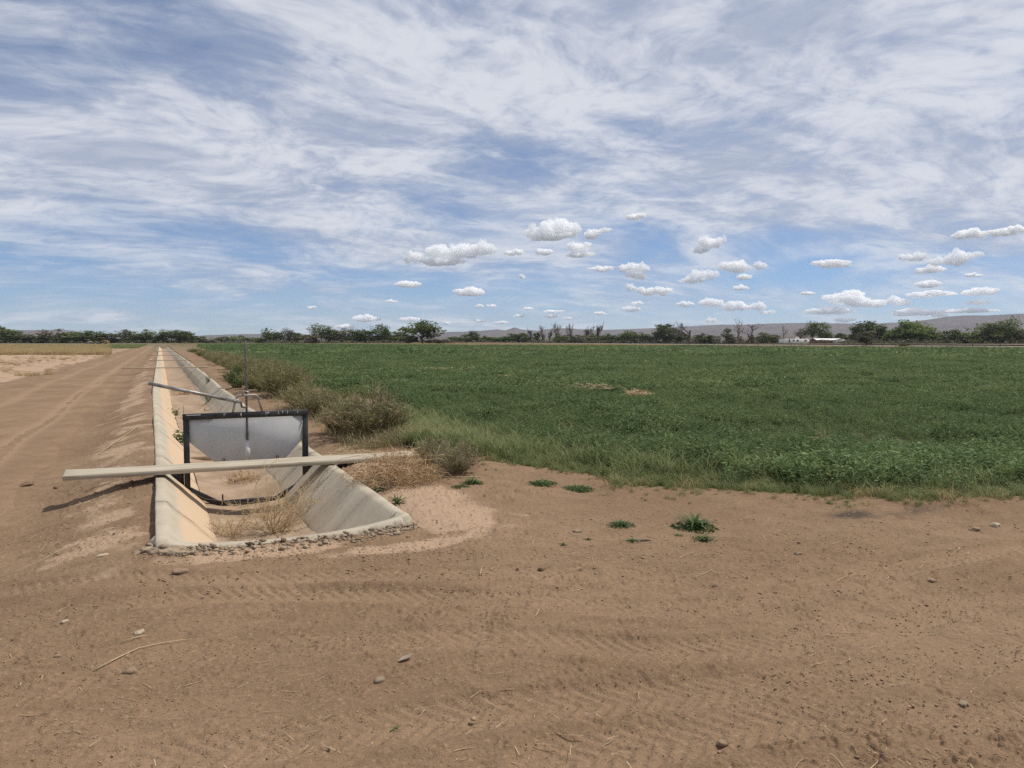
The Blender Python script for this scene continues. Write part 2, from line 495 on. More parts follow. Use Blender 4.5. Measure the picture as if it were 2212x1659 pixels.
def dirt_nodes(t, b, road=False):
    g = t.add('ShaderNodeNewGeometry').outputs['Position']
    def A(n):
        nd = t.add('ShaderNodeAttribute', attribute_name=n); return nd.outputs['Fac']
    n1 = t.noise(g, 0.55, 4, 0.6); n2 = t.noise(g, 4.5, 6, 0.65); n3 = t.noise(g, 38, 4, 0.7); n4 = t.noise(g, 130, 3, 0.7)
    c = t.mix(t.step(n1, 0.34, 0.66), DIRT_A, DIRT_B)
    c = t.mix(t.math('MULTIPLY', t.step(n2, 0.42, 0.72), 0.55), c, DIRT_C)
    if not road:
        pale = t.math('ADD', A('pale'), t.math('MULTIPLY', t.math('SUBTRACT', n2, 0.5), 0.9))
        c = t.mix(t.math('MULTIPLY', t.step(pale, 0.28, 0.6), 0.9), c, DIRT_PALE)
        c = t.mix(t.math('MULTIPLY', A('track'), 0.45), c, DIRT_TRACK)
        c = t.mix(t.math('MULTIPLY', A('dark'), 0.85), c, (0.045, 0.038, 0.034))
        veg = t.mix(t.step(t.noise(g, 0.03, 5, 0.65), 0.38, 0.6), (0.21, 0.16, 0.095), (0.11, 0.105, 0.055))
        c = t.mix(A('farv'), c, veg)
        c = t.mix(t.math('MULTIPLY', A('crop'), 0.9), c, (0.055, 0.07, 0.03))
    else:
        c = t.mix(t.math('MULTIPLY', t.step(t.math('ADD', A('track'), t.math('MULTIPLY', t.math('SUBTRACT', n2, 0.5), 0.8)), 0.2, 0.95), 0.7), c, DIRT_TRACK)
    # crumbs, lighter and darker grains
    c = t.mix(t.math('MULTIPLY', t.step(n3, 0.54, 0.70), 0.55), c, tuple(v * 1.45 for v in DIRT_B))
    c = t.mix(t.math('MULTIPLY', t.step(n3, 0.46, 0.32), 0.6), c, tuple(v * 0.55 for v in DIRT_A))
    c = t.mix(t.math('MULTIPLY', t.step(n4, 0.42, 0.30), 0.6), c, tuple(v * 0.45 for v in DIRT_A))
    c = t.mix(t.math('MULTIPLY', t.step(n4, 0.60, 0.70), 0.6), c, (0.42, 0.31, 0.21))
    t.put(b.inputs['Base Color'], c)
    b.inputs['Roughness'].default_value = 0.95; b.inputs['Specular IOR Level'].default_value = 0.12
    h = t.math('ADD', t.math('MULTIPLY', n3, 0.6), t.math('MULTIPLY', n4, 0.35))
    t.put(b.inputs['Normal'], t.bump(h, 1.0 if not road else 0.5, 0.016))

DIRT_A, DIRT_B, DIRT_C = (0.205, 0.131, 0.078), (0.262, 0.174, 0.105), (0.155, 0.098, 0.059)
DIRT_PALE, DIRT_TRACK = (0.42, 0.295, 0.195), (0.305, 0.206, 0.128)
M = {}
m, t, b, o = new_mat('dirt'); dirt_nodes(t, b); M['dirt'] = m
m, t, b, o = new_mat('road_dirt'); dirt_nodes(t, b, True); M['road_dirt'] = m
ground = build_ground()

# farm track along the left of the ditch
def build_road():
    ys = [4.6]
    while ys[-1] < 260: ys.append(ys[-1] + max(0.05, ys[-1] ** 2 / 1229 * 0.8))
    ys = np.array(ys); xs = np.linspace(-6.0, -0.95, 120)
    Y, X = np.meshgrid(ys, xs, indexing='ij')
    X = X + dx(Y)
    mk = road_mask(X, Y)
    far_fade = 1 - 0.0 * Y
    z = macro(X, Y) + 0.018 * fbm(X * 1.6, Y * 1.6, 3, 22) * .4 + 0.004 * fbm(X * 7, Y * 7, 3, 33)
    xx = X - dx(Y)
    trk = np.exp(-((xx + 2.25 + .06 * np.sin(Y * .5)) / 0.26) ** 2) + 0.75 * np.exp(-((xx + 3.95 + .08 * np.sin(Y * .4)) / 0.3) ** 2)
    ridge = np.exp(-((xx + 1.55) / 0.22) ** 2) + 0.8 * np.exp(-((xx + 4.85) / 0.25) ** 2)
    z += -0.022 * trk + 0.02 * ridge * (0.6 + fbm(X, Y * .6, 2, 35))
    z += (0.018 + 0.00012 * Y) - 0.06 * (1 - mk)
    n, k = X.shape
    V = np.stack([X, Y, z], -1).reshape(-1, 3)
    i = np.arange(n - 1)[:, None] * k; j = np.arange(k - 1)[None, :]
    F = np.stack([i + j, i + j + 1, i + k + j + 1, i + k + j], -1).reshape(-1, 4)
    mb = MB(); mb.add(V, F); me = mb.mesh('dirt_road', True)
    a = me.attributes.new('track', 'FLOAT', 'POINT'); a.data.foreach_set('value', np.clip(trk, 0, 1).astype(np.float32).ravel())
    kind(link('dirt_road', me, M['road_dirt']), 'structure')
build_road()

# ------------------------------------------------------------------ concrete
def concrete(name, stain):
    m, t, b, out = new_mat(name)
    g = t.add('ShaderNodeNewGeometry').outputs['Position']
    sp = t.add('ShaderNodeSeparateXYZ'); t.put(sp.inputs[0], g)
    n1 = t.noise(g, 1.6, 5, 0.6); n2 = t.noise(g, 14, 6, 0.65); n3 = t.noise(g, 90, 3, 0.6)
    c = t.mix(t.step(n1, 0.35, 0.65), (0.375, 0.32, 0.24), (0.445, 0.39, 0.30))
    c = t.mix(t.math('MULTIPLY', t.step(n2, 0.5, 0.75), 0.4), c, (0.27, 0.225, 0.165))
    zz = t.math('ADD', sp.outputs[2], t.math('MULTIPLY', t.math('SUBTRACT', n1, 0.5), 0.22))
    if stain == 'left':
        f = t.step(zz, 0.02, -0.07)
        c = t.mix(t.math('MULTIPLY', f, 0.9), c, (0.53, 0.385, 0.25))
    elif stain == 'right':
        f = t.step(zz, -0.12, -0.38)
        c = t.mix(t.math('MULTIPLY', f, 0.5), c, (0.46, 0.36, 0.26))
        c = t.mix(t.math('MULTIPLY', t.step(t.noise(t.vmath('MULTIPLY', g, (1, 3, .6)), 2.0, 4, .6), .55, .75), 0.3), c, (0.25, 0.225, 0.19))
    k_ = 1.0 if stain == 'right' else 0.0
    st = t.noise(t.vmath('MULTIPLY', g, (2.2, 4, 1.2)), 1.3, 6, .65)
    c = t.mix(t.math('MULTIPLY', t.step(st, .54, .74), 0.16 * k_), c, (0.22, 0.18, 0.13))
    wl = t.noise(t.vmath('MULTIPLY', g, (0.3, 0.5, 22)), 1.0, 4, .6)
    c = t.mix(t.math('MULTIPLY', t.step(wl, .56, .68), 0.22), c, (0.47, 0.40, 0.30))
    vr = t.add('ShaderNodeTexVoronoi', feature='DISTANCE_TO_EDGE'); t.put(vr.inputs['Vector'], t.vmath('MULTIPLY_ADD', t.noise(g, 5, 4, .6, out=1), (.35, .35, .35), g)); vr.inputs['Scale'].default_value = 0.4
    c = t.mix(t.math('MULTIPLY', t.step(vr.outputs[0], .006, .002), 0.7 * k_), c, (0.07, 0.055, 0.04))
    c = t.mix(t.math('MULTIPLY', t.step(n3, 0.34, 0.24), 0.4), c, (0.20, 0.175, 0.14))
    t.put(b.inputs['Base Color'], c)
    b.inputs['Roughness'].default_value = 0.9; b.inputs['Specular IOR Level'].default_value = 0.2
    h = t.math('ADD', n2, t.math('MULTIPLY', n3, 0.5))
    t.put(b.inputs['Normal'], t.bump(h, 0.5, 0.007 if stain == 'right' else 0.005))
    return m
M['conc_l'] = concrete('concrete_silted', 'left')
M['conc_r'] = concrete('concrete_bare', 'right')
M['conc'] = concrete('concrete_rim', 'none')
M['silt'] = simple('silt', (0.37, 0.272, 0.188), (0.265, 0.188, 0.127), 2.2, 0.95, bumpd=0.012, bscale=22, coord='World', spec=0.1)

ditch = empty('irrigation_ditch', (XL + 1.0, FRONT_Y, 0.0))
tag(ditch, 'long open concrete irrigation ditch running from the foreground to the horizon', 'ditch')
def local(mb):                                     # world-built vertices into the ditch's own frame
    off = np.array([XL + 1.0, FRONT_Y, 0.0])
    mb.v = [v - off for v in mb.v]; return mb
TH = 0.09
LP = [(0.0, 0.0), (0.012, 0.008), (0.085, 0.006), (0.105, -0.010), (0.16, -0.065), (0.22, -0.125), (0.28, -0.185), (0.34, -0.246), (0.40, -0.307), (0.46, -0.369), (0.52, -0.43), (0.585, -0.52), (0.52, -0.60), (0.40, -0.52), (0.02, -0.13), (0.0, -0.12)]
RP = [(-x, z) for x, z in LP]
def panel(side, y0, y1, name, seg=8, rough=0.004):
    """one cast slab of the lining, from rim to floor"""
    prof = LP if side < 0 else RP
    ys = np.linspace(y0, y1, seg + 1)
    base = np.array(prof); n = len(base)
    V = np.zeros((len(ys), n, 3))
    for i, yy in enumerate(ys):
        x0 = (XL if side < 0 else XR) + float(dx(yy)); rz = float(rimz(yy))
        nx = fbm(np.full(n, yy * 2.3), np.arange(n) * 0.7, 2, 70 + side) * rough * 2
        zz = np.where(base[:, 1] > -0.3, base[:, 1] + rz, base[:, 1] + RIM)
        V[i, :, 0] = x0 + base[:, 0] + nx
        V[i, :, 1] = yy
        if i in (0, len(ys) - 1) and 7 < yy < 60:
            V[i, :, 1] += fbm(np.arange(n) * 0.9, np.full(n, round(yy * 2) * 3.1), 2, 75 + side) * 0.035
        V[i, :, 2] = zz + nx * 0.6
    F = []
    for i in range(len(ys) - 1):
        for j in range(n):
            k = (j + 1) % n
            q = (i * n + j, i * n + k, (i + 1) * n + k, (i + 1) * n + j)
            F.append(q if side < 0 else q[::-1])
    mb = MB(); mb.add(V.reshape(-1, 3), np.array(F))
    c0 = list(range(n)); c1 = list(range((len(ys) - 1) * n, len(ys) * n))
    if side < 0: mb.f.append(np.array([c0[::-1]])); mb.f.append(np.array([c1]))
    else: mb.f.append(np.array([c0])); mb.f.append(np.array([c1[::-1]]))
    return local(mb).build(name, M['conc_l'] if side < 0 else M['conc_r'], ditch)
joints_l = [FRONT_Y + 0.05, 7.9, 11.1, 14.2, 17.3, 20.4, 23.5, 26.6, 29.7, 33, 36.5, 40, 44, 48, 53, 58]
joints_r = [FRONT_Y + 0.05, 7.45, 10.55, 13.6, 15.2, 18.4, 21.5, 24.6, 27.7, 31, 34.5, 38, 42, 46, 51, 56]
for side, J in ((-1, joints_l), (1, joints_r)):
    for a, b2 in zip(J[:-1], J[1:]):
        panel(side, a + 0.010, b2 - 0.010, 'wall_panel', seg=max(4, int((b2 - a) * 4)))
    o = panel(side, J[-1] + 0.006, END_Y, 'wall_run', seg=60)
    # dark joint filler set back in each joint
# silted floor between the walls, a little uneven, with two low sills
def floor_z(x, y):
    u = (x - (XL + XR) / 2 - dx(y)) / 0.45
    z = FLOOR_Z + 0.055 * u * u + 0.016 * fbm(x * 3, y * 1.5, 3, 77) + 0.01 * fbm(x * 12, y * 12, 3, 78)
    return z + 0.05 * sstep(10.3, 10.6, y) * (1 - sstep(13, 13.6, y)) + 0.05 * sstep(17, 19, y) - 0.03 * sstep(21.2, 21.3, y)
ys = [FRONT_Y + 0.06]
while ys[-1] < END_Y: ys.append(ys[-1] + max(0.045, ys[-1] ** 2 / 1229))
ys = np.array(ys); xs = np.linspace(0.46, 1.44, 34)
Yg, Xg = np.meshgrid(ys, xs, indexing='ij'); Xg = Xg + (XL + XR) / 2 - 0.95 + dx(Yg)
Vf = np.stack([Xg, Yg, floor_z(Xg, Yg)], -1).reshape(-1, 3); kx = len(xs)
ii = np.arange(len(ys) - 1)[:, None] * kx; jj = np.arange(kx - 1)[None, :]
mb = MB(); mb.add(Vf, np.stack([ii + jj, ii + jj + 1, ii + kx + jj + 1, ii + kx + jj], -1).reshape(-1, 4))
fl = local(mb).build('silt_floor', M['silt'], ditch, True)
# low sills across the floor
for yy in (13.9, 21.25, 33.0):
    mb = MB(); c = float(dx(yy)) + (XL + XR) / 2
    mb.box((c, yy, FLOOR_Z + 0.03), (0.92, 0.08, 0.10)); bevel(local(mb).build('floor_sill', M['silt'], ditch), 0.015)

# the lip that closes the near end: bowed bar of rough concrete over a crumbling foot
def build_lip():
    P = [(XL + 0.0, FRONT_Y + 0.32, RIM + 0.003), (XL + 0.01, FRONT_Y + 0.14, RIM + 0.004), (XL + 0.09, FRONT_Y + 0.02, RIM - 0.01), (XL + 0.25, FRONT_Y - 0.05, RIM - 0.025),
         (0.6, FRONT_Y - 0.09, 0.035), (1.0, FRONT_Y - 0.09, 0.03), (1.4, FRONT_Y - 0.07, 0.045), (1.70, FRONT_Y - 0.02, 0.07), (XR - 0.08, FRONT_Y + 0.04, RIM + 0.0), (XR + 0.02, FRONT_Y + 0.16, RIM + 0.006), (XR + 0.0, FRONT_Y + 0.36, RIM + 0.003)]
    P = np.array(P); t = np.linspace(0, len(P) - 1, 220); i = np.clip(t.astype(int), 0, len(P) - 2); f = (t - i)[:, None]
    Pm = np.vstack([2 * P[0] - P[1], P, 2 * P[-1] - P[-2]])
    a, b, c, d = Pm[i], Pm[i + 1], Pm[i + 2], Pm[i + 3]
    C = 0.5 * (2 * b + (c - a) * f + (2 * a - 5 * b + 4 * c - d) * f ** 2 + (3 * b - a - 3 * c + d) * f ** 3)
    T = np.gradient(C, axis=0); T[:, 2] = 0; T /= np.linalg.norm(T, axis=1)[:, None]
    N = np.stack([-T[:, 1], T[:, 0]], 1)                  # inward (towards the ditch)
    s = np.concatenate([[0], np.cumsum(np.linalg.norm(np.diff(C, axis=0), axis=1))])
    # profile: (inward, z) ; outer foot is ragged
    prof = [(0.17, -0.55), (0.115, -0.12), (0.098, -0.012), (0.090, 0.006), (0.026, 0.006), (0.010, 0.001), (-0.012, -0.03), (-0.03, -0.07), (0.01, -0.13), (0.03, -0.3)]
    rag = [0, 0.003, 0.003, 0.002, 0.004, 0.012, 0.035, 0.06, 0.04, 0.0]
    V = np.zeros((len(C), len(prof), 3))
    for j, ((u, z), rg) in enumerate(zip(prof, rag)):
        nz = fbm(s * 24, np.full_like(s, j * 0.6), 4, 83, 0.7) * rg + fbm(s * 3, np.full_like(s, 4.0), 2, 84) * rg
        V[:, j, 0] = C[:, 0] + N[:, 0] * (u + nz); V[:, j, 1] = C[:, 1] + N[:, 1] * (u + nz); V[:, j, 2] = C[:, 2] + z + nz * 0.5
    n, k = V.shape[:2]
    i = np.arange(n - 1)[:, None] * k; j = np.arange(k - 1)[None, :]
    F = np.stack([i + j, i + j + 1, i + k + j + 1, i + k + j], -1).reshape(-1, 4)[:, ::-1]
    mb = MB(); mb.add(V.reshape(-1, 3), F)
    local(mb).build('end_lip', M['conc'], ditch)
    return C
LIP = build_lip()

# ------------------------------------------------------------------ more materials
M['black_steel'] = simple('black_painted_steel', (0.012, 0.012, 0.013), (0.035, 0.032, 0.03), 9, 0.55, 0.0, 0.001, 60, spec=0.4)
def gate_steel():
    m, t, b, out = new_mat('galvanised_sheet')
    tc = t.add('ShaderNodeTexCoord').outputs['Object']
    n = t.noise(tc, 3, 5, 0.6); st = t.noise(t.vmath('MULTIPLY', tc, (9, 9, 0.7)), 1.4, 4, 0.6)
    c = t.mix(t.step(n, 0.35, 0.65), (0.46, 0.47, 0.47), (0.52, 0.525, 0.515))
    c = t.mix(t.math('MULTIPLY', t.step(st, 0.58, 0.78), 0.35), c, (0.52, 0.52, 0.49))
    t.put(b.inputs['Base Color'], c); b.inputs['Roughness'].default_value = 0.6; b.inputs['Metallic'].default_value = 0.0
    b.inputs['Specular IOR Level'].default_value = 0.4
    return m
M['gate'] = gate_steel()
M['pipe'] = simple('weathered_pipe', (0.36, 0.35, 0.33), (0.22, 0.20, 0.18), 14, 0.5, 0.55, 0.0006, 90, spec=0.5)
M['rod'] = simple('dull_bar_steel', (0.16, 0.145, 0.13), (0.10, 0.085, 0.075), 14, 0.6, 0.4, 0.0006, 80)
M['lime'] = simple('white_drips', (0.66, 0.65, 0.61), (0.55, 0.53, 0.5), 30, 0.9)
def wood_mat(name, c1, c2, c3):
    m, t, b, out = new_mat(name)
    tc = t.add('ShaderNodeTexCoord').outputs['Object']
    g = t.noise(t.vmath('MULTIPLY', tc, (0.9, 22, 22)), 1.6, 6, 0.6, 0.6)
    n = t.noise(tc, 2.2, 4, 0.6)
    c = t.mix(t.step(g, 0.36, 0.66), c1, c2)
    c = t.mix(t.math('MULTIPLY', t.step(n, 0.5, 0.75), 0.55), c, c3)
    cr = t.noise(t.vmath('MULTIPLY', tc, (0.35, 30, 30)), 2.0, 3, 0.5)
    c = t.mix(t.math('MULTIPLY', t.step(cr, 0.36, 0.30), 0.3), c, tuple(v * 0.4 for v in c2))
    t.put(b.inputs['Base Color'], c); b.inputs['Roughness'].default_value = 0.85
    t.put(b.inputs['Normal'], t.bump(g, 0.6, 0.003))
    return m
M['plank'] = wood_mat('weathered_plank', (0.475, 0.42, 0.325), (0.33, 0.28, 0.205), (0.42, 0.345, 0.235))
M['plank2'] = wood_mat('tan_plank', (0.47, 0.38, 0.26), (0.36, 0.285, 0.19), (0.40, 0.32, 0.22))
M['rubble'] = simple('broken_concrete', (0.36, 0.285, 0.20), (0.23, 0.16, 0.105), 18, 0.95, bumpd=0.006, bscale=60, coord='World')
M['stone'] = simple('pebble', (0.27, 0.19, 0.125), (0.19, 0.13, 0.085), 12, 0.9, bumpd=0.003, bscale=60)
M['stone_w'] = simple('pale_stone', (0.44, 0.36, 0.26), (0.31, 0.235, 0.155), 12, 0.9, bumpd=0.003, bscale=60)
M['stone_g'] = simple('grey_stone', (0.26, 0.20, 0.135), (0.185, 0.14, 0.09), 12, 0.85, bumpd=0.003, bscale=60)
M['stone_d'] = simple('dark_wood_chunk', (0.10, 0.075, 0.06), (0.06, 0.045, 0.038), 20, 0.9, bumpd=0.004, bscale=80)
M['clod'] = simple('dirt_clod', (0.205, 0.135, 0.083), (0.15, 0.095, 0.06), 12, 0.97, bumpd=0.006, bscale=50, coord='World')
M['gravel'] = leafy('gravel', (0.20, 0.128, 0.076), (0.36, 0.25, 0.16), 0.0, 0.95, 30.0, 0.0)
M['straw'] = leafy('straw', (0.44, 0.33, 0.185), (0.56, 0.45, 0.28), 0.15, 0.8, 6.0, 0.0)

# ------------------------------------------------------------------ sluice gate standing in the ditch
gx = float(dx(GATE_Y))
GY = GATE_Y
gate = empty('sluice_gate', (0.95, GY, FLOOR_Z))
tag(gate, 'black steel frame holding a raised grey sluice gate, with lever and tall lifting rod', 'sluice gate')
GO = np.array([0.95, GY, FLOOR_Z])
def glocal(mb): mb.v = [v - GO for v in mb.v]; return mb
PXL, PXR, TOPZ = 0.262, 1.655, 0.715
def gb(name, f, mat, bev=0.003):
    mb = MB(); f(mb); o = glocal(mb).build(name, mat, gate)
    if bev: bevel(o, bev)
    return o
for sx, xp in ((-1, PXL), (1, PXR)):
    # channel post: web and two flanges
    def post(mb, xp=xp, sx=sx):
        mb.box((xp, GY - 0.028, (TOPZ - 0.06 - 0.22) / 2), (0.066, 0.006, TOPZ - 0.06 + 0.22))
        mb.box((xp + sx * 0.030, GY + 0.003, (TOPZ - 0.06 - 0.22) / 2), (0.006, 0.056, TOPZ - 0.06 + 0.22))
        mb.box((xp, GY + 0.034, (TOPZ - 0.06 - 0.22) / 2), (0.066, 0.006, TOPZ - 0.06 + 0.22))
    gb('post', post, M['black_steel'], 0.001)
    # wing plate closing the gap to the wall
    xa = xp + sx * 0.036; xr = (XL + gx + 0.10) if sx < 0 else (XR + gx - 0.10)
    def wing(mb, xa=xa, xr=xr, sx=sx):
        pr = [(xa, 0.045), (xr, 0.045), (xa, 0.045 - abs(xr - xa) - 0.02)]
        V = [(p[0], y, p[1]) for y in (GY - 0.006, GY + 0.006) for p in pr]
        mb.add(V, [np.array([(0, 1, 2), (5, 4, 3)]), np.array([(0, 3, 4, 1), (1, 4, 5, 2), (2, 5, 3, 0)])])
    gb('wing_plate', wing, M['black_steel'], 0)
    # member lying on the sloping wall
    def diag(mb, xp=xp, sx=sx):
        xb = 0.62 if sx < 0 else 1.27
        mb.beam((xp, GY, -0.185), (xb, GY, FLOOR_Z + 0.03), 0.07, 0.05, up=(0, 1, 0))
    gb('slope_member', diag, M['black_steel'], 0.002)
gb('sill_member', lambda mb: mb.box((0.945, GY, FLOOR_Z + 0.045), (0.66, 0.06, 0.05)), M['black_steel'])
top = gb('top_beam', lambda mb: (mb.box(((PXL + PXR) / 2, GY - 0.042, TOPZ - 0.03), (PXR - PXL + 0.076, 0.006, 0.062)), mb.box(((PXL + PXR) / 2, GY - 0.001, TOPZ + 0.004), (PXR - PXL + 0.076, 0.088, 0.006)), mb.box(((PXL + PXR) / 2, GY + 0.041, TOPZ - 0.03), (PXR - PXL + 0.076, 0.006, 0.062))), M['black_steel'], 0.001)
# bird lime along the beam
lr = np.random.default_rng(5)
drips = [(PXL + 0.1 + lr.random() * 1.2, lr.uniform(0.008, 0.04), lr.uniform(0.004, 0.012)) for _ in range(14)] + [(0.345, 0.012, 0.16)]
for xx, hh, ww in drips:
    mb = MB(); mb.box((xx, GY - 0.0462, TOPZ - hh / 2 + 0.002), (ww, 0.002, hh)); glocal(mb).build('lime_drip', M['lime'], top)
# the leaf, lifted
lift = [(PXL + 0.012, TOPZ - 0.045), (PXR - 0.012, TOPZ - 0.045), (PXR - 0.012, 0.375), (1.365, 0.075), (0.625, 0.075), (PXL + 0.012, 0.40)]
def leafp(mb):
    n = len(lift); V = [(p[0], y, p[1]) for y in (GY - 0.008, GY + 0.002) for p in lift]
    mb.add(V, np.array([(i, (i + 1) % n, n + (i + 1) % n, n + i) for i in range(n)])[:, ::-1]); b0 = mb.n - 2 * n
    mb.f.append(np.array([list(range(b0, b0 + n))])); mb.f.append(np.array([list(range(b0 + 2 * n - 1, b0 + n - 1, -1))]))
leafo = gb('gate_leaf', leafp, M['gate'], 0.001)
gb('white_streak', lambda mb: mb.box((0.955, GY - 0.0092, 0.235), (0.062, 0.0012, 0.25)), M['lime'], 0)['label'] = 'pale vertical streak worn on the grey gate leaf'
for xx in (0.675, 1.31):      # two small lifting eyes
    P = [(xx - 0.012, GY - 0.014, 0.11), (xx - 0.012, GY - 0.016, 0.15), (xx, GY - 0.016, 0.163), (xx + 0.012, GY - 0.016, 0.15), (xx + 0.012, GY - 0.014, 0.11)]
    gb('lifting_eye', lambda mb: mb.tube(P, 0.004, 6), M['rod'], 0)
RX = 0.952
gb('lifting_rod', lambda mb: (mb.box((RX, GY - 0.020, 0.99), (0.024, 0.009, 1.22)), mb.box((RX, GY - 0.020, 0.42), (0.030, 0.012, 0.09))), M['rod'], 0.001)
# jack: bent-tube stand, lever pipe with flattened shank, links and pawl loop
gb('jack_stand', lambda mb: mb.tube([(0.79, GY - 0.03, TOPZ), (0.805, GY - 0.03, 0.80), (0.835, GY - 0.03, 0.905), (0.86, GY - 0.03, 0.925), (1.05, GY - 0.03, 0.932), (1.075, GY - 0.03, 0.92), (1.10, GY - 0.03, 0.85), (1.137, GY - 0.03, TOPZ)], 0.0125, 8), M['pipe'], 0)
gb('pawl_loop', lambda mb: mb.tube([(0.905, GY - 0.06, 0.93), (0.908, GY - 0.06, 0.965), (0.925, GY - 0.06, 0.985), (0.965, GY - 0.06, 0.972), (0.985, GY - 0.06, 0.965)], 0.009, 6), M['pipe'], 0)
A0, A1, A2 = np.array((-0.135, GY - 0.07, 1.105)), np.array((0.70, GY - 0.065, 0.895)), np.array((0.895, GY - 0.06, 0.848))
lever = gb('lever', lambda mb: mb.tube([A0, A0 * .5 + A1 * .5, A1], [0.021, 0.021, 0.020], 12), M['pipe'], 0)
mb = MB(); mb.beam(A0 * .1 + A1 * .9, A2, 0.012, 0.046, up=(0, 0, 1)); o = glocal(mb).build('shank', M['pipe'], lever); bevel(o, 0.002)
gb('link', lambda mb: (mb.beam((0.885, GY - 0.048, 0.865), (0.892, GY - 0.048, 0.785), 0.008, 0.022, up=(1, 0, 0)), mb.beam((0.89, GY - 0.046, 0.79), (0.965, GY - 0.04, 0.777), 0.010, 0.020)), M['rod'], 0.001)
gb('bolt', lambda mb: mb.tube([(0.81, GY - 0.085, 0.87), (0.81, GY - 0.02, 0.87)], 0.012, 8), M['pipe'], 0)
gb('bolt', lambda mb: mb.tube([(1.095, GY - 0.055, 0.885), (1.125, GY - 0.055, 0.885)], 0.01, 8), M['pipe'], 0)
gb('stop_pin', lambda mb: mb.beam((0.655, GY - 0.04, FLOOR_Z + 0.05), (0.652, GY - 0.045, FLOOR_Z + 0.16), 0.014, 0.014), M['black_steel'], 0)
gb('wire', lambda mb: mb.tube([(PXL + 0.02, GY - 0.06, -0.20), (0.45, GY - 0.10, -0.30), (0.75, GY - 0.12, -0.36), (1.05, GY - 0.10, -0.40)], 0.004, 5), M['rod'], 0)
gb('guide_pin', lambda mb: mb.tube([(PXL - 0.02, GY + 0.05, TOPZ + 0.0), (PXL - 0.022, GY + 0.05, TOPZ + 0.11)], 0.003, 5), M['rod'], 0)

# ------------------------------------------------------------------ planks across the ditch
def plank(name, a, b, w, th, mat, label, cup=0.0, group=None, roll=0.0):
    a, b = np.array(a, float), np.array(b, float)
    L = np.linalg.norm(b - a); n = 24; k = 6
    prng = np.random.default_rng(int(L * 1000))
    V = []
    for i in range(n + 1):
        x = L * i / n; sag = 0.006 * math.sin(i * 0.9)
        for j in range(k + 1):
            u = j / k * 2 - 1
            V.append((x, u * w / 2 + 0.003 * prng.normal() * (abs(u) == 1) + (0.01 * (j - 3) if i == 0 else 0), th / 2 + cup * u * u + sag * 0.2))
        for j in range(k + 1):
            u = 1 - j / k * 2
            V.append((x, u * w / 2 + (0.0), -th / 2 + cup * u * u + sag * 0.2))
    m2 = 2 * (k + 1); F = []
    for i in range(n):
        for j in range(m2):
            j2 = (j + 1) % m2
            F.append((i * m2 + j, i * m2 + j2, (i + 1) * m2 + j2, (i + 1) * m2 + j)[::-1])
    mb = MB(); mb.add(V, np.array(F)); mb.f.append(np.array([list(range(m2))])[:, ::-1][:, ::-1]); mb.f.append(np.array([list(range(n * m2, (n + 1) * m2))])[:, ::-1])
    o = mb.build(name, mat)
    d = b - a
    o.location = a
    o.rotation_euler = (roll, -math.atan2(d[2], math.hypot(d[0], d[1])), math.atan2(d[1], d[0]))
    bevel(o, 0.003)
    return tag(o, label, 'plank', group)
plank('plank', (-0.97, 9.42, 0.146), (3.02, 9.52, 0.110), 0.33, 0.052, M['plank'], 'broad weathered grey plank laid across the ditch in front of the gate', 0.012, roll=R(2.0))
def cross(y, x0, x1, w, th, label, dy=0.0, mat='plank2'):
    zz = float(rimz(y)) + 0.008 + th / 2
    plank('plank', (x0, y - dy, zz), (x1, y + dy, zz), w, th, M[mat], label)
cross(43.0, -1.75, 2.25, 0.20, 0.05, 'long thin tan plank across the ditch, first one beyond the gate', 0.1)
cross(60.0, -0.75, 2.1, 0.2, 0.05, 'short brown plank across the ditch, second one beyond the gate')
cross(83.0, -1.2, 2.0, 0.2, 0.06, 'far thin plank across the ditch, third one beyond the gate')
cross(118.0, -0.8, 2.0, 0.25, 0.07, 'farthest plank, a pale sliver across the ditch near the horizon')

# ------------------------------------------------------------------ stones and rubble
def rock_mesh(seed, sub=2, flat=0.6, rough=0.25, elong=1.3, box=0.0):
    V, F = ICOS[sub]; V = V.copy(); P = V + seed * 3.7
    d = 1 + rough * n3(P, 1.3, seed) + rough * 0.5 * n3(P, 3.1, seed + 1) + rough * .25 * n3(P, 7, seed + 2)
    if box: V = V * (1 - box) + box * V / np.abs(V).max(axis=1)[:, None] * np.array([1, .8, .8])
    V = V * d[:, None] * np.array([elong, 1.0, flat])
    return V / (V[:, 0].max() - V[:, 0].min()), F
def ico(sub=3):
    import bmesh
    bm = bmesh.new(); bmesh.ops.create_icosphere(bm, subdivisions=sub, radius=1.0)
    V = np.array([v.co[:] for v in bm.verts]); F = np.array([[v.index for v in f.verts] for f in bm.faces]); bm.free(); return V, F
def n3(P, s, seed):
    return (vnoise(P[:, 0] * s + 9.1, P[:, 1] * s + P[:, 2] * s * 0.37, seed) + vnoise(P[:, 2] * s + 3.3, P[:, 0] * s - P[:, 1] * s * 0.41, seed + 5) - 1.0)
ICOS = {1: ico(1), 2: ico(2), 3: ico(3)}
def stone(px, py, width, mat, label, seed, flat=0.6, rough=0.25, elong=1.3, rz=0.0, name='stone', cat='stone', sink=0.42, sub=3):
    x, y = at(px, py, 0.0); z = gz(x, y); x, y = at(px, py, z); z = gz(x, y)
    V, F = rock_mesh(seed, sub, flat, rough * 1.4, elong, 0.35); V = V * width * 0.9
    mb = MB(); mb.add(V - np.array([0, 0, V[:, 2].min()]), F)
    h = V[:, 2].max() - V[:, 2].min()
    o = mb.build(name, M[mat], None, True); o.location = (x, y, z - h * sink); o.rotation_euler = (0, 0, rz)
    return tag(o, label, cat)
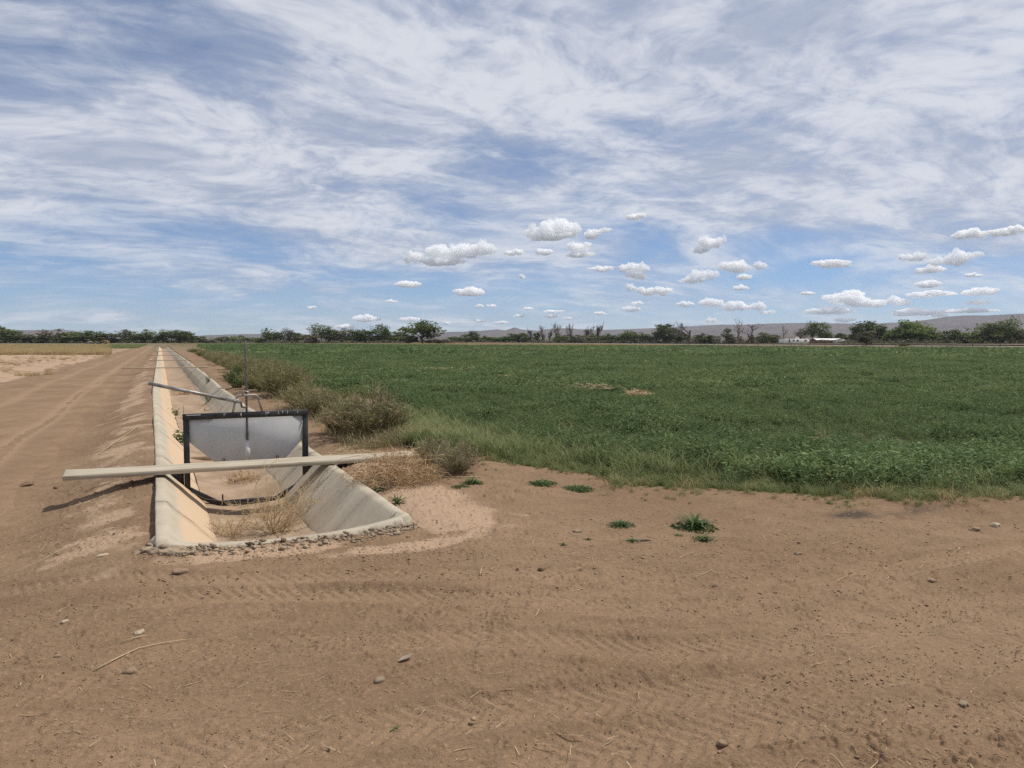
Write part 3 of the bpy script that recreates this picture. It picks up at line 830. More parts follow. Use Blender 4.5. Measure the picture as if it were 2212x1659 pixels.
stone(300, 1368, 0.075, 'stone_w', 'knobbly pale clod of stone in the left foreground, above the long straw stalk', 1, 0.62, 0.5, 1.2, 0.5)
stone(280, 1452, 0.072, 'stone', 'rounded brown stone in the left foreground, just below the long straw stalk', 2, 0.7, 0.2, 1.15, 0.2)
stone(820, 1471, 0.062, 'stone_g', 'smooth oval grey-brown pebble in the bottom centre foreground', 3, 0.62, 0.1, 1.25, 0.1)
stone(2012, 1256, 0.085, 'stone', 'angular brown stone with dark underside at the right edge of the turning place', 4, 0.5, 0.35, 1.4, 0.1)
stone(2108, 1145, 0.12, 'stone', 'squat brown rock by the dark stained soil, near the field edge at right', 5, 0.6, 0.3, 1.2, 0.0)
stone(2150, 1137, 0.10, 'stone_w', 'pale tan rock near the field edge at far right', 6, 0.8, 0.3, 1.0, 0.0)
stone(1171, 1224, 0.085, 'clod', 'brown dirt clod on the turning place, below the small green sprouts', 7, 0.6, 0.35, 1.3, 0.4, 'dirt_clod', 'clod')
stone(1389, 1168, 0.16, 'stone_d', 'dark weathered chunk of wood lying between two green weed tufts', 8, 0.35, 0.4, 2.6, -0.2, 'wood_chunk', 'wood')
stone(1246, 1147, 0.085, 'stone_g', 'grey stone on the pale soil right of the ditch mouth', 9, 0.6, 0.3, 1.2, 0.0)
stone(1723, 1197, 0.07, 'stone', 'small tan stone alone on the dirt, right of the big weed tuft', 10, 0.7, 0.3, 1.2, 0.0)
stone(224, 1199, 0.105, 'stone_w', 'flat whitish stone on the bank left of the ditch mouth', 11, 0.4, 0.15, 1.5, 0.3)
stone(391, 1234, 0.12, 'stone', 'pinkish flat stone just in front of the ditch lip', 12, 0.4, 0.2, 1.4, 0.0)
stone(786, 1047, 0.20, 'stone_w', 'whitish lump of broken concrete against the right rim of the ditch', 13, 0.62, 0.3, 1.2, 0.6, 'concrete_lump', 'rubble')
stone(1815, 1278, 0.06, 'stone', 'small dark brown stone on the turning place, centre right', 14, 0.6, 0.3, 1.2, 0.0)
stone(1545, 1268, 0.055, 'stone_d', 'little dark clod in the middle of the turning place', 15, 0.6, 0.3, 1.2, 0.0)
stone(2080, 1525, 0.06, 'stone_g', 'dark grey pebble low in the right foreground', 16, 0.55, 0.2, 1.4, 0.4)
stone(1560, 1610, 0.05, 'stone', 'brown pebble low in the centre right foreground', 17, 0.7, 0.2, 1.1, 0.0)
stone(125, 1418, 0.04, 'stone', 'small round brown pebble at the left edge of the foreground', 18, 0.7, 0.2, 1.1, 0.0)
stone(140, 1343, 0.045, 'stone_w', 'small whitish pebble at left, up the dirt from the pale knobbly clod', 19, 0.6, 0.2, 1.2, 0.4)
stone(60, 1047, 0.20, 'clod', 'reddish dirt clod left of the end of the grey plank', 20, 0.5, 0.45, 1.4, 0.3, 'dirt_clod', 'clod')
stone(125, 1050, 0.17, 'clod', 'dark clod of earth on the bank beneath the left end of the grey plank', 21, 0.55, 0.45, 1.4, 1.0, 'dirt_clod', 'clod')

# curled grey bark flake
x, y = at(875, 1433)
u = np.linspace(-1, 1, 15); w = np.linspace(0, 1, 5)
Vb = []
for a in u:
    for c in w:
        Vb.append((a * 0.05, (c - .5) * 0.035 * (1 - abs(a) ** 3) + 0.015 * a, 0.012 + 0.018 * (c - .5) ** 2 * 4 * (1 - a * a) + 0.03 * max(0, a) ** 2))
k = 5; F = np.array([(i * k + j, (i + 1) * k + j, (i + 1) * k + j + 1, i * k + j + 1) for i in range(14) for j in range(4)])
mb = MB(); mb.add(Vb, F); o = mb.build('bark_flake', simple('grey_bark', (0.34, 0.275, 0.21), (0.22, 0.17, 0.125), 40, 0.9), None, True)
o.modifiers.new('thick', 'SOLIDIFY').thickness = 0.005
o.location = (x, y, gz(x, y) - 0.004); o.rotation_euler = (0, 0, -YAW + 0.25); o.scale = (.72, .8, .8)
tag(o, 'curled grey flake of bark in the centre foreground above the smooth pebble', 'bark')

# gravel and crumbs (nobody could count them)
def scatter_gravel():
    g = np.random.default_rng(11)
    V0, F0 = ICOS[1]
    mb = MB(); pts = []
    def ring(n, pxr, pyr, s0, s1, sk=2.5):
        for _ in range(n):
            px, py = g.uniform(*pxr), g.uniform(*pyr)
            pts.append((*at(px, py), s0 + (s1 - s0) * g.random() ** sk))
    ring(9000, (-100, 2312), (1120, 1720), 0.004, 0.013, 3)
    ring(160, (-100, 2312), (1120, 1720), 0.012, 0.032, 3)
    ring(2600, (300, 1300), (1188, 1290), 0.005, 0.026, 3)
    ring(1200, (330, 900), (1175, 1215), 0.006, 0.022, 2.5)
    ring(600, (860, 1400), (1060, 1220), 0.006, 0.03, 3)
    ring(420, (80, 320), (900, 1180), 0.008, 0.04, 3)
    ring(700, (1300, 2212), (1085, 1220), 0.006, 0.035, 4)
    ring(900, (1500, 2212), (1200, 1650), 0.005, 0.02, 3)
    P = np.array(pts)
    P = P[~inside_ditch(P[:, 0], P[:, 1], -0.04) & (g.random(len(P)) > 0.8 * rut(P[:, 0], P[:, 1])[1])]
    z = ground_q(P[:, 0], P[:, 1])
    shapes = [rock_mesh(300 + i, 1, 0.6, 0.8, 1.25, 0.6)[0] for i in range(8)]
    for i, (x, y, s) in enumerate(P):
        V = shapes[i % 8]; a = g.uniform(0, 6.28); c, sn = math.cos(a), math.sin(a)
        W = np.stack([V[:, 0] * c - V[:, 1] * sn, V[:, 0] * sn + V[:, 1] * c, V[:, 2]], 1) * s
        mb.add(W + np.array([x, y, z[i] + 0.02 * s]), F0)
    # the finest crumbs, eight faces each
    O = np.array([(1, 0, 0), (-1, 0, 0), (0, 1, 0), (0, -1, 0), (0, 0, 1), (0, 0, -1)], float)
    OF = np.array([(0, 2, 4), (2, 1, 4), (1, 3, 4), (3, 0, 4), (2, 0, 5), (1, 2, 5), (3, 1, 5), (0, 3, 5)])
    n = 30000; px, py = g.uniform(-120, 2330, n), 1120 + 600 * g.random(n) ** 0.8
    C = np.array([at(a, b) for a, b in zip(px, py)])
    dens = 0.55 + 0.9 * fbm(C[:, 0] * 1.1, C[:, 1] * 1.1, 4, 141)
    dens = dens * (1 - 0.85 * rut(C[:, 0], C[:, 1])[1])
    C = C[(g.random(n) < np.clip(dens, 0.03, 1)) & ~inside_ditch(C[:, 0], C[:, 1], -0.04)]; n = len(C)
    zc = ground_q(C[:, 0], C[:, 1]); sz = (0.0022 + 0.0055 * g.random(n) ** 2.4) * np.clip(np.hypot(C[:, 0], C[:, 1]) / 4.5, .7, 1.8)
    an = g.uniform(0, 6.28, n); ca, sa = np.cos(an), np.sin(an)
    V = O[None] * g.uniform(.55, 1.35, (n, 6, 1)) * sz[:, None, None] * np.array([1.2, .9, .75])
    V = np.stack([V[..., 0] * ca[:, None] - V[..., 1] * sa[:, None], V[..., 0] * sa[:, None] + V[..., 1] * ca[:, None], V[..., 2]], -1)
    V += np.stack([C[:, 0], C[:, 1], zc + sz * 0.1], 1)[:, None, :]
    mb.add(V.reshape(-1, 3), (np.arange(n)[:, None, None] * 6 + OF[None]).reshape(-1, 3))
    kind(mb.build('gravel', M['gravel']), 'stuff')
scatter_gravel()

# broken foot of the end lip
mb = MB(); g = np.random.default_rng(21)
for _ in range(1000):
    i = g.integers(8, len(LIP) - 16); c = LIP[i]
    s = 0.010 + 0.052 * g.random() ** 2.8
    y = c[1] - 0.02 - 0.20 * g.random() ** 1.4 ; x = c[0] + g.normal() * 0.02 - (0.05 if i < 28 else 0) * g.random()
    if i < 44: s *= 1.4
    z = float(ground_q([x], [y])[0]) + 0.12 * s + (0.025 * g.random() if y > c[1] - 0.06 else 0)
    V, F = rock_mesh(int(400 + _ % 12), 1, 0.7, 0.8, 1.2, 0.7)
    a = g.uniform(0, 6.28); cc, sn = math.cos(a), math.sin(a)
    mb.add(np.stack([V[:, 0] * cc - V[:, 1] * sn, V[:, 0] * sn + V[:, 1] * cc, V[:, 2]], 1) * s + np.array([x, y, z]), F)
o = kind(local(mb).build('crumbled_foot', M['rubble'], ditch), 'stuff')
stone(318, 1192, 0.22, 'rubble', 'broken chunk of rough concrete at the left front corner of the ditch', 31, 0.45, 0.5, 1.3, 0.4, 'concrete_chunk', 'rubble')
stone(372, 1198, 0.26, 'rubble', 'flat grey concrete chunk crumbling below the ditch lip, left of centre', 32, 0.35, 0.5, 1.6, 0.0, 'concrete_chunk', 'rubble')

# ------------------------------------------------------------------ straw
def ribbon(mb, P, w, rngv=None, up=None):
    """thin flat stalk along points, tapering to its tip"""
    P = np.asarray(P, float); n = len(P)
    T = np.gradient(P, axis=0)
    s = np.cross(T, up if up is not None else (0.3, 0.2, 1.0)); s /= np.linalg.norm(s, axis=1)[:, None] + 1e-9
    ww = np.linspace(w, w * 0.4, n)[:, None] / 2
    V = np.concatenate([P - s * ww, P + s * ww])
    mb.add(V, np.array([(i, i + 1, n + i + 1, n + i) for i in range(n - 1)]))
mb = MB(); g = np.random.default_rng(31)
def straw(n, pxr, pyr, l0, l1):
    for _ in range(n):
        x, y = at(g.uniform(*pxr), g.uniform(*pyr))
        if inside_ditch(x, y, -0.05): continue
        L = l0 + (l1 - l0) * g.random() ** 2.5; a = g.uniform(0, 6.28) if g.random() < .4 else g.normal(-0.3, 0.5)
        t = np.linspace(-.5, .5, 4)
        xx = x + np.cos(a) * t * L + g.normal() * .03 * L * t * t; yy = y + np.sin(a) * t * L + g.normal() * .3 * L * t * t
        zz = ground_q(xx, yy); zz = np.linspace(zz[0], zz[-1], 4) * .5 + zz * .5 + 0.006
        ribbon(mb, np.stack([xx, yy, zz], 1), g.uniform(0.002, 0.0055))
straw(420, (-50, 2260), (1190, 1700), 0.02, 0.13)
straw(220, (60, 320), (880, 1180), 0.05, 0.5)
straw(130, (880, 1500), (1050, 1240), 0.03, 0.25)
straw(220, (1400, 2212), (1080, 1250), 0.03, 0.3)
kind(mb.build('straw_litter', M['straw']), 'stuff')
def stalk(name, pts, w, label, cat='stalk', z0=0.006):
    P = []
    for a, b in pts:
        x, y = at(a, b); P.append((x, y, gz(x, y) + z0 + w))
    mb = MB(); mb.tube(P, np.linspace(w, w * .6, len(P)), 6)
    return tag(mb.build(name, M['straw'], None, True), label, cat)
stalk('straw_stalk', [(203, 1441), (255, 1419), (300, 1402), (350, 1391), (405, 1381)], 0.0038, 'long straw stalk lying on the dirt in the left foreground')
stalk('straw_stalk', [(262, 1390), (288, 1384), (316, 1376)], 0.0035, 'short straw stalk just above the long straw stalk in the left foreground')
stalk('straw_stalk', [(280, 978), (330, 962), (362, 950)][::1] if False else [(212, 963), (260, 944), (300, 925)], 0.008, 'pale dry stalk lying on the bank left of the ditch, behind the grey plank')
stalk('straw_stalk', [(1040, 1048), (980, 1047), (900, 1043), (800, 1045)], 0.006, 'long pale stalks trailing on the ground from the tumbleweed heap')

# ------------------------------------------------------------------ plants
M['alfalfa'] = leafy('alfalfa_leaf', (0.060, 0.112, 0.037), (0.218, 0.272, 0.112), 0.40, 0.6, 0.35, 0.6)
M['grass'] = leafy('green_grass', (0.105, 0.14, 0.040), (0.27, 0.295, 0.13), 0.35, 0.55, 2.0, 0.5)
M['weed'] = leafy('weed_leaf', (0.060, 0.100, 0.028), (0.115, 0.155, 0.055), 0.3, 0.5, 9.0, 0.2)
M['dry_grass'] = leafy('dry_grass', (0.33, 0.24, 0.115), (0.47, 0.36, 0.19), 0.3, 0.8, 1.0, 0.3)
M['brush'] = leafy('olive_brush', (0.23, 0.20, 0.10), (0.37, 0.32, 0.18), 0.3, 0.75, 2.2, 0.25)
M['brush_b'] = leafy('brown_brush', (0.28, 0.215, 0.13), (0.39, 0.315, 0.20), 0.25, 0.8, 2.2, 0.25)
M['brush_g'] = leafy('grey_brush', (0.27, 0.22, 0.14), (0.38, 0.32, 0.21), 0.2, 0.8, 4.0, 0.2)
M['brush_leaf'] = leafy('brush_leaf', (0.12, 0.14, 0.045), (0.20, 0.21, 0.08), 0.3, 0.6, 3.0, 0.2)
M['twig'] = simple('dry_twig', (0.30, 0.205, 0.115), (0.21, 0.14, 0.08), 9, 0.9, coord='World')
M['twig_pale'] = simple('pale_twig', (0.56, 0.43, 0.25), (0.42, 0.31, 0.175), 9, 0.9, coord='World')
M['tumble'] = simple('tumbleweed_twig', (0.50, 0.35, 0.19), (0.36, 0.24, 0.13), 7, 0.9, coord='World')
M['bark'] = simple('tree_bark', (0.13, 0.10, 0.08), (0.075, 0.058, 0.048), 3, 0.95, coord='World')
M['bark_grey'] = simple('dead_wood', (0.27, 0.225, 0.19), (0.17, 0.135, 0.115), 3, 0.95, coord='World')

def quads(C, A, B):
    """many quads: centres C, half-axes A and B (n x 3)"""
    n = len(C)
    V = np.stack([C - A - B, C + A - B, C + A + B, C - A + B], 1).reshape(-1, 3)
    return V, np.arange(4 * n).reshape(-1, 4)
def diamonds(C, A, B):
    """pointed leaves: long half-axis A, short half-axis B"""
    n = len(C)
    V = np.stack([C - A, C - B - A * .1, C + A, C + B - A * .1], 1).reshape(-1, 3)
    return V, np.arange(4 * n).reshape(-1, 4)
def rdir(g, n, zlo=-1, zhi=1):
    z = g.uniform(zlo, zhi, n); a = g.uniform(0, 2 * math.pi, n); s = np.sqrt(1 - z * z)
    return np.stack([s * np.cos(a), s * np.sin(a), z], 1)
def perp(g, A):
    B = np.cross(A, rdir(g, len(A))); return B / (np.linalg.norm(B, axis=1)[:, None] + 1e-9)

def alfalfa_clump(seed, rad, hgt, stems, per, leaf, up=0.35):
    g = np.random.default_rng(seed); mb = MB()
    C, A = [], []
    for _ in range(stems):
        a, rr = g.uniform(0, 6.28), rad * math.sqrt(g.random())
        bx, by = rr * math.cos(a), rr * math.sin(a)
        h = hgt * g.uniform(0.6, 1.08); lx, ly = g.normal(0, .22 * h), g.normal(0, .22 * h)
        for k in range(per):
            f = (k + 0.8) / per; f = f ** 0.6
            p = np.array([bx + lx * f * f, by + ly * f * f, h * f]) + g.normal(0, leaf * 0.55, 3)
            C.append(p)
    C = np.array(C); n = len(C)
    A = rdir(g, n, -0.25, 0.8); B = perp(g, A)
    L = leaf * g.uniform(0.6, 1.25, n)[:, None]
    mb.add(*diamonds(C, A * L * 1.15, B * L * 0.34))
    return mb.mesh('alfalfa_clump')
def grass_tuft(seed, rad, hgt, n, w, curve=0.5, seg=3):
    g = np.random.default_rng(seed); mb = MB()
    a = g.uniform(0, 6.28, n); rr = rad * np.sqrt(g.random(n)) * 0.5
    b = np.stack([rr * np.cos(a), rr * np.sin(a), np.zeros(n)], 1)
    a2 = g.uniform(0, 6.28, n); h = hgt * g.uniform(.45, 1.1, n); lean = g.uniform(0.1, curve, n) * h * 1.4
    d = np.stack([np.cos(a2), np.sin(a2), np.zeros(n)], 1); sd = np.stack([-np.sin(a2), np.cos(a2), np.zeros(n)], 1)
    rows = []
    for k in range(seg + 1):
        f = k / seg
        p = b + d * (lean * f * f)[:, None] + np.array([0, 0, 1.0]) * (h * (f - 0.35 * curve * f * f * f))[:, None]
        ww = w * (1 - f * 0.9) * 0.5
        rows.append(np.stack([p - sd * ww, p + sd * ww], 1))
    V = np.stack(rows, 1).reshape(-1, 3)       # n x (seg+1) x 2
    m = (seg + 1) * 2
    F = np.array([(k * 2, k * 2 + 1, k * 2 + 3, k * 2 + 2) for k in range(seg)])
    F = (np.arange(n)[:, None, None] * m + F[None]).reshape(-1, 4)
    mb.add(V, F); return mb.mesh('grass_tuft')

def scatter(name, pts, rots, scl, idx, meshes, mat, label=None):
    """one object of uncountable plants: points carrying instances"""
    col = bpy.data.collections.new(name + '_kinds')
    for i, me in enumerate(meshes):
        if not me.materials: me.materials.append(mat)
        col.objects.link(bpy.data.objects.new('%s_kind_%02d' % (name, i), me))
    me = bpy.data.meshes.new(name); me.vertices.add(len(pts)); me.vertices.foreach_set('co', np.asarray(pts, np.float32).ravel())
    for nm, arr, ty, key in (('rz', rots, 'FLOAT', 'value'), ('scl', scl, 'FLOAT', 'value'), ('idx', idx, 'INT', 'value')):
        a = me.attributes.new(nm, ty, 'POINT'); a.data.foreach_set(key, np.asarray(arr, np.int32 if ty == 'INT' else np.float32))
    o = link(name, me); o['kind'] = 'stuff'
    if label: o['label'] = label
    ng = bpy.data.node_groups.new(name, 'GeometryNodeTree')
    ng.interface.new_socket('Geometry', in_out='INPUT', socket_type='NodeSocketGeometry')
    ng.interface.new_socket('Geometry', in_out='OUTPUT', socket_type='NodeSocketGeometry')
    n = ng.nodes; l = ng.links
    gi, go = n.new('NodeGroupInput'), n.new('NodeGroupOutput')
    ip = n.new('GeometryNodeInstanceOnPoints'); ci = n.new('GeometryNodeCollectionInfo')
    ci.inputs['Collection'].default_value = col; ci.inputs['Separate Children'].default_value = True; ci.inputs['Reset Children'].default_value = True
    def na(nm, ty):
        q = n.new('GeometryNodeInputNamedAttribute'); q.data_type = ty; q.inputs[0].default_value = nm; return q.outputs[0]
    cx = n.new('ShaderNodeCombineXYZ'); l.new(na('rz', 'FLOAT'), cx.inputs[2])
    er = n.new('FunctionNodeEulerToRotation'); l.new(cx.outputs[0], er.inputs[0])
    l.new(gi.outputs[0], ip.inputs['Points']); l.new(ci.outputs[0], ip.inputs['Instance'])
    ip.inputs['Pick Instance'].default_value = True
    l.new(na('idx', 'INT'), ip.inputs['Instance Index']); l.new(er.outputs[0], ip.inputs['Rotation']); l.new(na('scl', 'FLOAT'), ip.inputs['Scale'])
    l.new(ip.outputs[0], go.inputs[0])
    md = o.modifiers.new('plants', 'NODES'); md.node_group = ng
    return o
def fan(g, n, r0, r1, half=40):
    r = np.sqrt(g.uniform(r0 * r0, r1 * r1, n)); th = YAW + g.uniform(-R(half), R(half), n)
    return r * np.sin(th), r * np.cos(th)

# ------------------------------------------------------------------ the alfalfa
g = np.random.default_rng(51)
near = [alfalfa_clump(500 + i, 0.16, 0.28, 15, 9, 0.025) for i in range(6)]
midk = [alfalfa_clump(520 + i, 0.55, 0.30, 105, 4, 0.045) for i in range(5)]
fark = [alfalfa_clump(540 + i, 2.3, 0.32, 330, 2, 0.15) for i in range(4)]
X, Y, S, I = [], [], [], []
def crop(n, r0, r1, lo, hi, i0, i1, grow=0.0):
    x, y = fan(g, n, r0, r1)
    m = in_field(x, y, -1.15 if r0 < 20 else grow)
    x, y = x[m], y[m]; k = len(x)
    # taller clump in the near right corner, uneven stand
    s = g.uniform(lo, hi, k) * (0.9 + 0.5 * fbm(x * 0.35, y * 0.35, 3, 55) + 0.4 * fbm(x * 1.3, y * 1.3, 2, 56))
    e = np.hypot(x, y) - field_edge(np.arctan2(x, y))
    s *= 0.55 + 0.45 * sstep(0.5, 2.2, e)
    cxx, cyy = at(1790, 990)
    s *= 1 + 0.45 * np.exp(-(((x - cxx) / 1.5) ** 2 + ((y - cyy) / 0.9) ** 2))
    X.append(x); Y.append(y); S.append(s); I.append(g.integers(i0, i1, k))
crop(15500, 7, 24, 0.8, 1.15, 0, 6)
crop(13000, 22, 75, 0.8, 1.15, 6, 11)
crop(14000, 70, 335, 0.8, 1.2, 11, 15)
X, Y, S, I = map(np.concatenate, (X, Y, S, I))
Z = macro(X, Y) - 0.01
scatter('alfalfa_crop', np.stack([X, Y, Z], 1), g.uniform(0, 6.28, len(X)), S, I, near + midk + fark, M['alfalfa'], 'dark green alfalfa crop filling the broad field')

# a stand of taller, paler plants at the near right
n = 260; cxx, cyy = at(1880, 1030); x = cxx + g.normal(0, 1.3, n); y = cyy + g.normal(0, .5, n)
e = np.hypot(x, y) - field_edge(np.arctan2(x, y)); mk = (e > 0.75) & (e < 3.2); x, y = x[mk], y[mk]
M['alfalfa_pale'] = leafy('alfalfa_pale_leaf', (0.07, 0.135, 0.04), (0.24, 0.31, 0.13), 0.35, 0.6, 1.2, 0.5)
tall = [alfalfa_clump(560 + i, 0.17, 0.34, 15, 11, 0.028) for i in range(4)]
scatter('tall_alfalfa', np.stack([x, y, macro(x, y) - .01], 1), g.uniform(0, 6.28, len(x)), g.uniform(.8, 1.15, len(x)), g.integers(0, 4, len(x)), tall, M['alfalfa_pale'], 'taller pale grey-green alfalfa at the near right of the field')
# ------------------------------------------------------------------ grass and weeds on the field margin
tufts = [grass_tuft(600 + i, 0.14, 0.20, 42, 0.006, 0.9) for i in range(5)] + [grass_tuft(620 + i, 0.16, 0.40, 26, 0.014, 0.8, 4) for i in range(3)]
x, y = fan(g, 90000, 6.5, 17)
e = np.hypot(x, y) - field_edge(np.arctan2(x, y))
fx = 3.7 + 0.036 * y
pr = (1 - sstep(1.6, 2.9, e)) * (e > -0.28 + 1.0 * fbm(x * 1.7, y * 1.7, 4, 66, .7)) * (0.30 + 0.70 * sstep(-.3, .8, e)) * (x > 2.9) * (x > fx - 0.9) + 0.6 * np.exp(-((x - fx - .1) / .6) ** 2) * (y > 9.5)
pr *= np.clip(0.60 + 1.4 * fbm(x * 1.4, y * 1.4, 4, 67, .6), 0.05, 1.3)
m = (g.random(len(x)) < pr * 0.50) & ~inside_ditch(x, y, -0.3)
x, y, e = x[m], y[m], e[m]
tall = (g.random(len(x)) < 0.5 * sstep(.6, 1.3, e))
idx = np.where(tall, g.integers(5, 8, len(x)), g.integers(0, 5, len(x)))
scatter('margin_grass', np.stack([x, y, macro(x, y) + 0.0], 1), g.uniform(0, 6.28, len(x)), g.uniform(.45, 1.1, len(x)) * (0.42 + 0.58 * sstep(-.1, .9, e)), idx, tufts, M['grass'], 'light green grass and weeds along the near margin of the field')
# dry stems mixed in
dt = [grass_tuft(640 + i, 0.3, 0.30, 26, 0.006, 1.3) for i in range(4)]
x, y = fan(g, 9000, 6.5, 16)
e = np.hypot(x, y) - field_edge(np.arctan2(x, y))
m = (np.exp(-((e - 0.35) / 0.6) ** 2) * 0.22 * np.clip(0.5 + 2 * fbm(x * 0.8, y * 0.8, 2, 68), 0, 1.5) > g.random(len(x))) & (x > 2.4) & ~inside_ditch(x, y, -0.3)
x, y = x[m], y[m]
scatter('margin_straw', np.stack([x, y, macro(x, y)], 1), g.uniform(0, 6.28, len(x)), g.uniform(.4, 1.0, len(x)), g.integers(0, 4, len(x)), dt, M['dry_grass'], 'dead straw-coloured stems in the field margin')

# ------------------------------------------------------------------ rough grass on the left pasture
dg = [grass_tuft(660 + i, 0.8, 0.5, 60, 0.02, 0.8, 2) for i in range(4)]
gg = [grass_tuft(680 + i, 0.8, 0.3, 70, 0.03, 0.7, 2) for i in range(4)]
def patch(name, n, pxr, pyr, meshes, mat, s0, s1, label, soft=0.35, seed=0):
    px = g.uniform(*pxr, n); py = pyr[0] + (pyr[1] - pyr[0]) * g.random(n)
    P = np.array([at(a, b, -0.2) for a, b in zip(px, py)])
    mk = fbm(px * 0.02, py * 0.12, 3, 70 + seed) > -soft
    P = P[mk]; P = P[P[:, 0] < -5.0]
    scatter(name, np.column_stack([P, macro(P[:, 0], P[:, 1])]), g.uniform(0, 6.28, len(P)), g.uniform(s0, s1, len(P)), g.integers(0, len(meshes), len(P)), meshes, mat, label)
patch('dry_grass', 5200, (-140, 235), (744.5, 766), dg, M['dry_grass'], 0.8, 1.7, 'band of tall yellow dry grass at the left edge beyond the track', 0.5)
patch('green_grass', 3000, (190, 392), (743.5, 752), gg, M['grass'], 0.8, 1.6, 'patch of green grass beside the far end of the track', 0.5, 1)
patch('scrub_grass', 700, (-60, 330), (752, 815), dg, M['dry_grass'], 0.25, 0.7, 'sparse dry tufts on the bare pale ground left of the track', 0.0, 2)

# ------------------------------------------------------------------ brush along the right bank
def brush_mesh(seed, n=190, sub=8, w=0.011, spread=1.0, curl=0.25, leafs=0):
    """unit dome of fine upright twigs: radius 0.5, height 1"""
    g = np.random.default_rng(seed); mb = MB(); lf = MB()
    LC = []
    for _ in range(n):
        a = g.uniform(0, 6.28); rr = 0.12 * math.sqrt(g.random())
        f = math.sqrt(g.random()) * spread
        tip = np.array([0.5 * f * math.cos(a), 0.5 * f * math.sin(a), (1 - 0.55 * f ** 2) * g.uniform(.6, 1.02)])
        b0 = np.array([rr * math.cos(a), rr * math.sin(a), 0])
        t = np.linspace(0, 1, 5)[:, None]
        mid = b0 * .4 + tip * .45 + np.array([0, 0, 0.12 - 0.1 * f]) + g.normal(0, .03, 3)
        P = (1 - t) ** 2 * b0 + 2 * t * (1 - t) * mid + t * t * tip
        ribbon(mb, P, w, up=rdir(g, 1)[0])
        for k in range(sub):
            s = g.uniform(.3, 1.0); i = min(3, int(s * 4)); p = P[i] + (P[i + 1] - P[i]) * (s * 4 - i)
            d = (P[i + 1] - P[i]); d /= np.linalg.norm(d)
            q = d * 0.6 + rdir(g, 1)[0] * 0.55 + np.array([0, 0, .25]); L = g.uniform(.06, .17)
            e = p + q * L; m = p + q * L * .5 + g.normal(0, curl * .03, 3)
            ribbon(mb, [p, m, e], w * 0.75, up=rdir(g, 1)[0])
            if leafs and g.random() < leafs: LC.append(e); LC.append(m)
    me = mb.mesh('twigs'); ml = None
    if LC:
        C = np.array(LC); A = rdir(g, len(C), -.2, .8); B = perp(g, A); L = 0.03 * g.uniform(.6, 1.3, len(C))[:, None]
        lf.add(*diamonds(C, A * L, B * L * .4)); ml = lf.mesh('leaves')
    return me, ml
BR = [brush_mesh(700 + i, leafs=0.25 if i % 3 else 0.55) for i in range(5)]
BRL = brush_mesh(720, 110, 7, 0.010, 1.0, .25, 1.0)
def stemset(seed):
    g = np.random.default_rng(seed); mb = MB()
    for _ in range(7):
        a = g.uniform(0, 6.28); tip = np.array([.3 * math.cos(a), .3 * math.sin(a), .55]) * g.uniform(.6, 1)
        mb.tube([np.array([0, 0, -0.03]), tip * .4 + np.array([0, 0, .06]), tip], [.012, .008, .004], 4)
    return mb.mesh('stems')
ST = stemset(3)
def shrub(px, py, w, h, mat, label, i=0, leafmat='brush_leaf', group='brush on the right bank of the ditch', z=None, D=None, dep=1.0, name='shrub', kindm=None):
    x, y = at(px, py, 0.0) if D is None else far(px, D)
    zz = float(macro(x, y)) if z is None else z
    d = x * math.sin(YAW) + y * math.cos(YAW)
    W, H = w / FPX * d, h / FPX * d
    o = empty(name, (x, y, zz), i * 1.3); tag(o, label, 'shrub', group)
    me, ml = (kindm or BR[i % len(BR)])
    m1 = me.copy(); m1.materials.clear(); m1.materials.append(M[mat])
    link('twigs', m1, None, o, (0, 0, 0), None, (W, W * dep, H))
    if ml is not None:
        m2 = ml.copy(); m2.materials.clear(); m2.materials.append(M[leafmat]); link('leaves', m2, None, o, (0, 0, 0), None, (W, W * dep, H))
    m3 = ST.copy(); m3.materials.clear(); m3.materials.append(M['twig']); link('stems', m3, None, o, (0, 0, 0), None, (W, W * dep, H))
    return o
shrub(800, 962, 195, 128, 'brush_b', 'largest feathery brown-green shrub, between the gate and the field', 0)
shrub(735, 952, 105, 88, 'brush_b', 'brown feathery shrub pressed against the left side of the largest shrub', 1)
shrub(845, 958, 100, 70, 'brush', 'low olive shrub at the right foot of the largest shrub', 2)
shrub(690, 912, 120, 74, 'brush_b', 'brownish shrub next up the bank behind the largest shrub', 3)
shrub(650, 893, 110, 66, 'brush', 'olive shrub level with the top of the gate, right of its frame', 4)
shrub(612, 868, 130, 84, 'brush', 'tall rounded olive shrub just right of the lifting rod', 5)
shrub(573, 856, 110, 74, 'brush', 'yellowish shrub touching the lifting rod on its right', 6)
shrub(512, 846, 78, 50, 'weed', 'bright green leafy bush left of the lifting rod beside the rim', 7, 'weed', kindm=BRL)
shrub(545, 850, 70, 42, 'weed', 'low bright green bush directly behind the lifting rod', 8, 'weed', kindm=BRL)
shrub(640, 845, 105, 55, 'brush_b', 'brownish shrub at the field side, behind the tall rounded olive shrub', 9)
shrub(580, 826, 100, 52, 'brush_b', 'dusty brown shrub in the middle of the brush row', 10)
shrub(530, 818, 85, 46, 'brush', 'olive shrub above the bright green bush by the rim', 11)
shrub(500, 806, 66, 36, 'brush', 'small olive shrub beyond the lever end of the brush row', 12)
shrub(548, 806, 80, 34, 'brush_b', 'brown shrub on the field side near the far third of the brush row', 13)
shrub(475, 795, 56, 28, 'brush', 'grey-green shrub opposite the long thin plank', 14)
shrub(512, 790, 60, 26, 'brush_b', 'brown shrub on the field side opposite the long thin plank', 15)
shrub(455, 785, 44, 22, 'brush', 'small shrub just past the long thin plank', 16)
shrub(478, 778, 50, 20, 'brush_b', 'low brown shrub at the narrowing end of the brush row', 17)
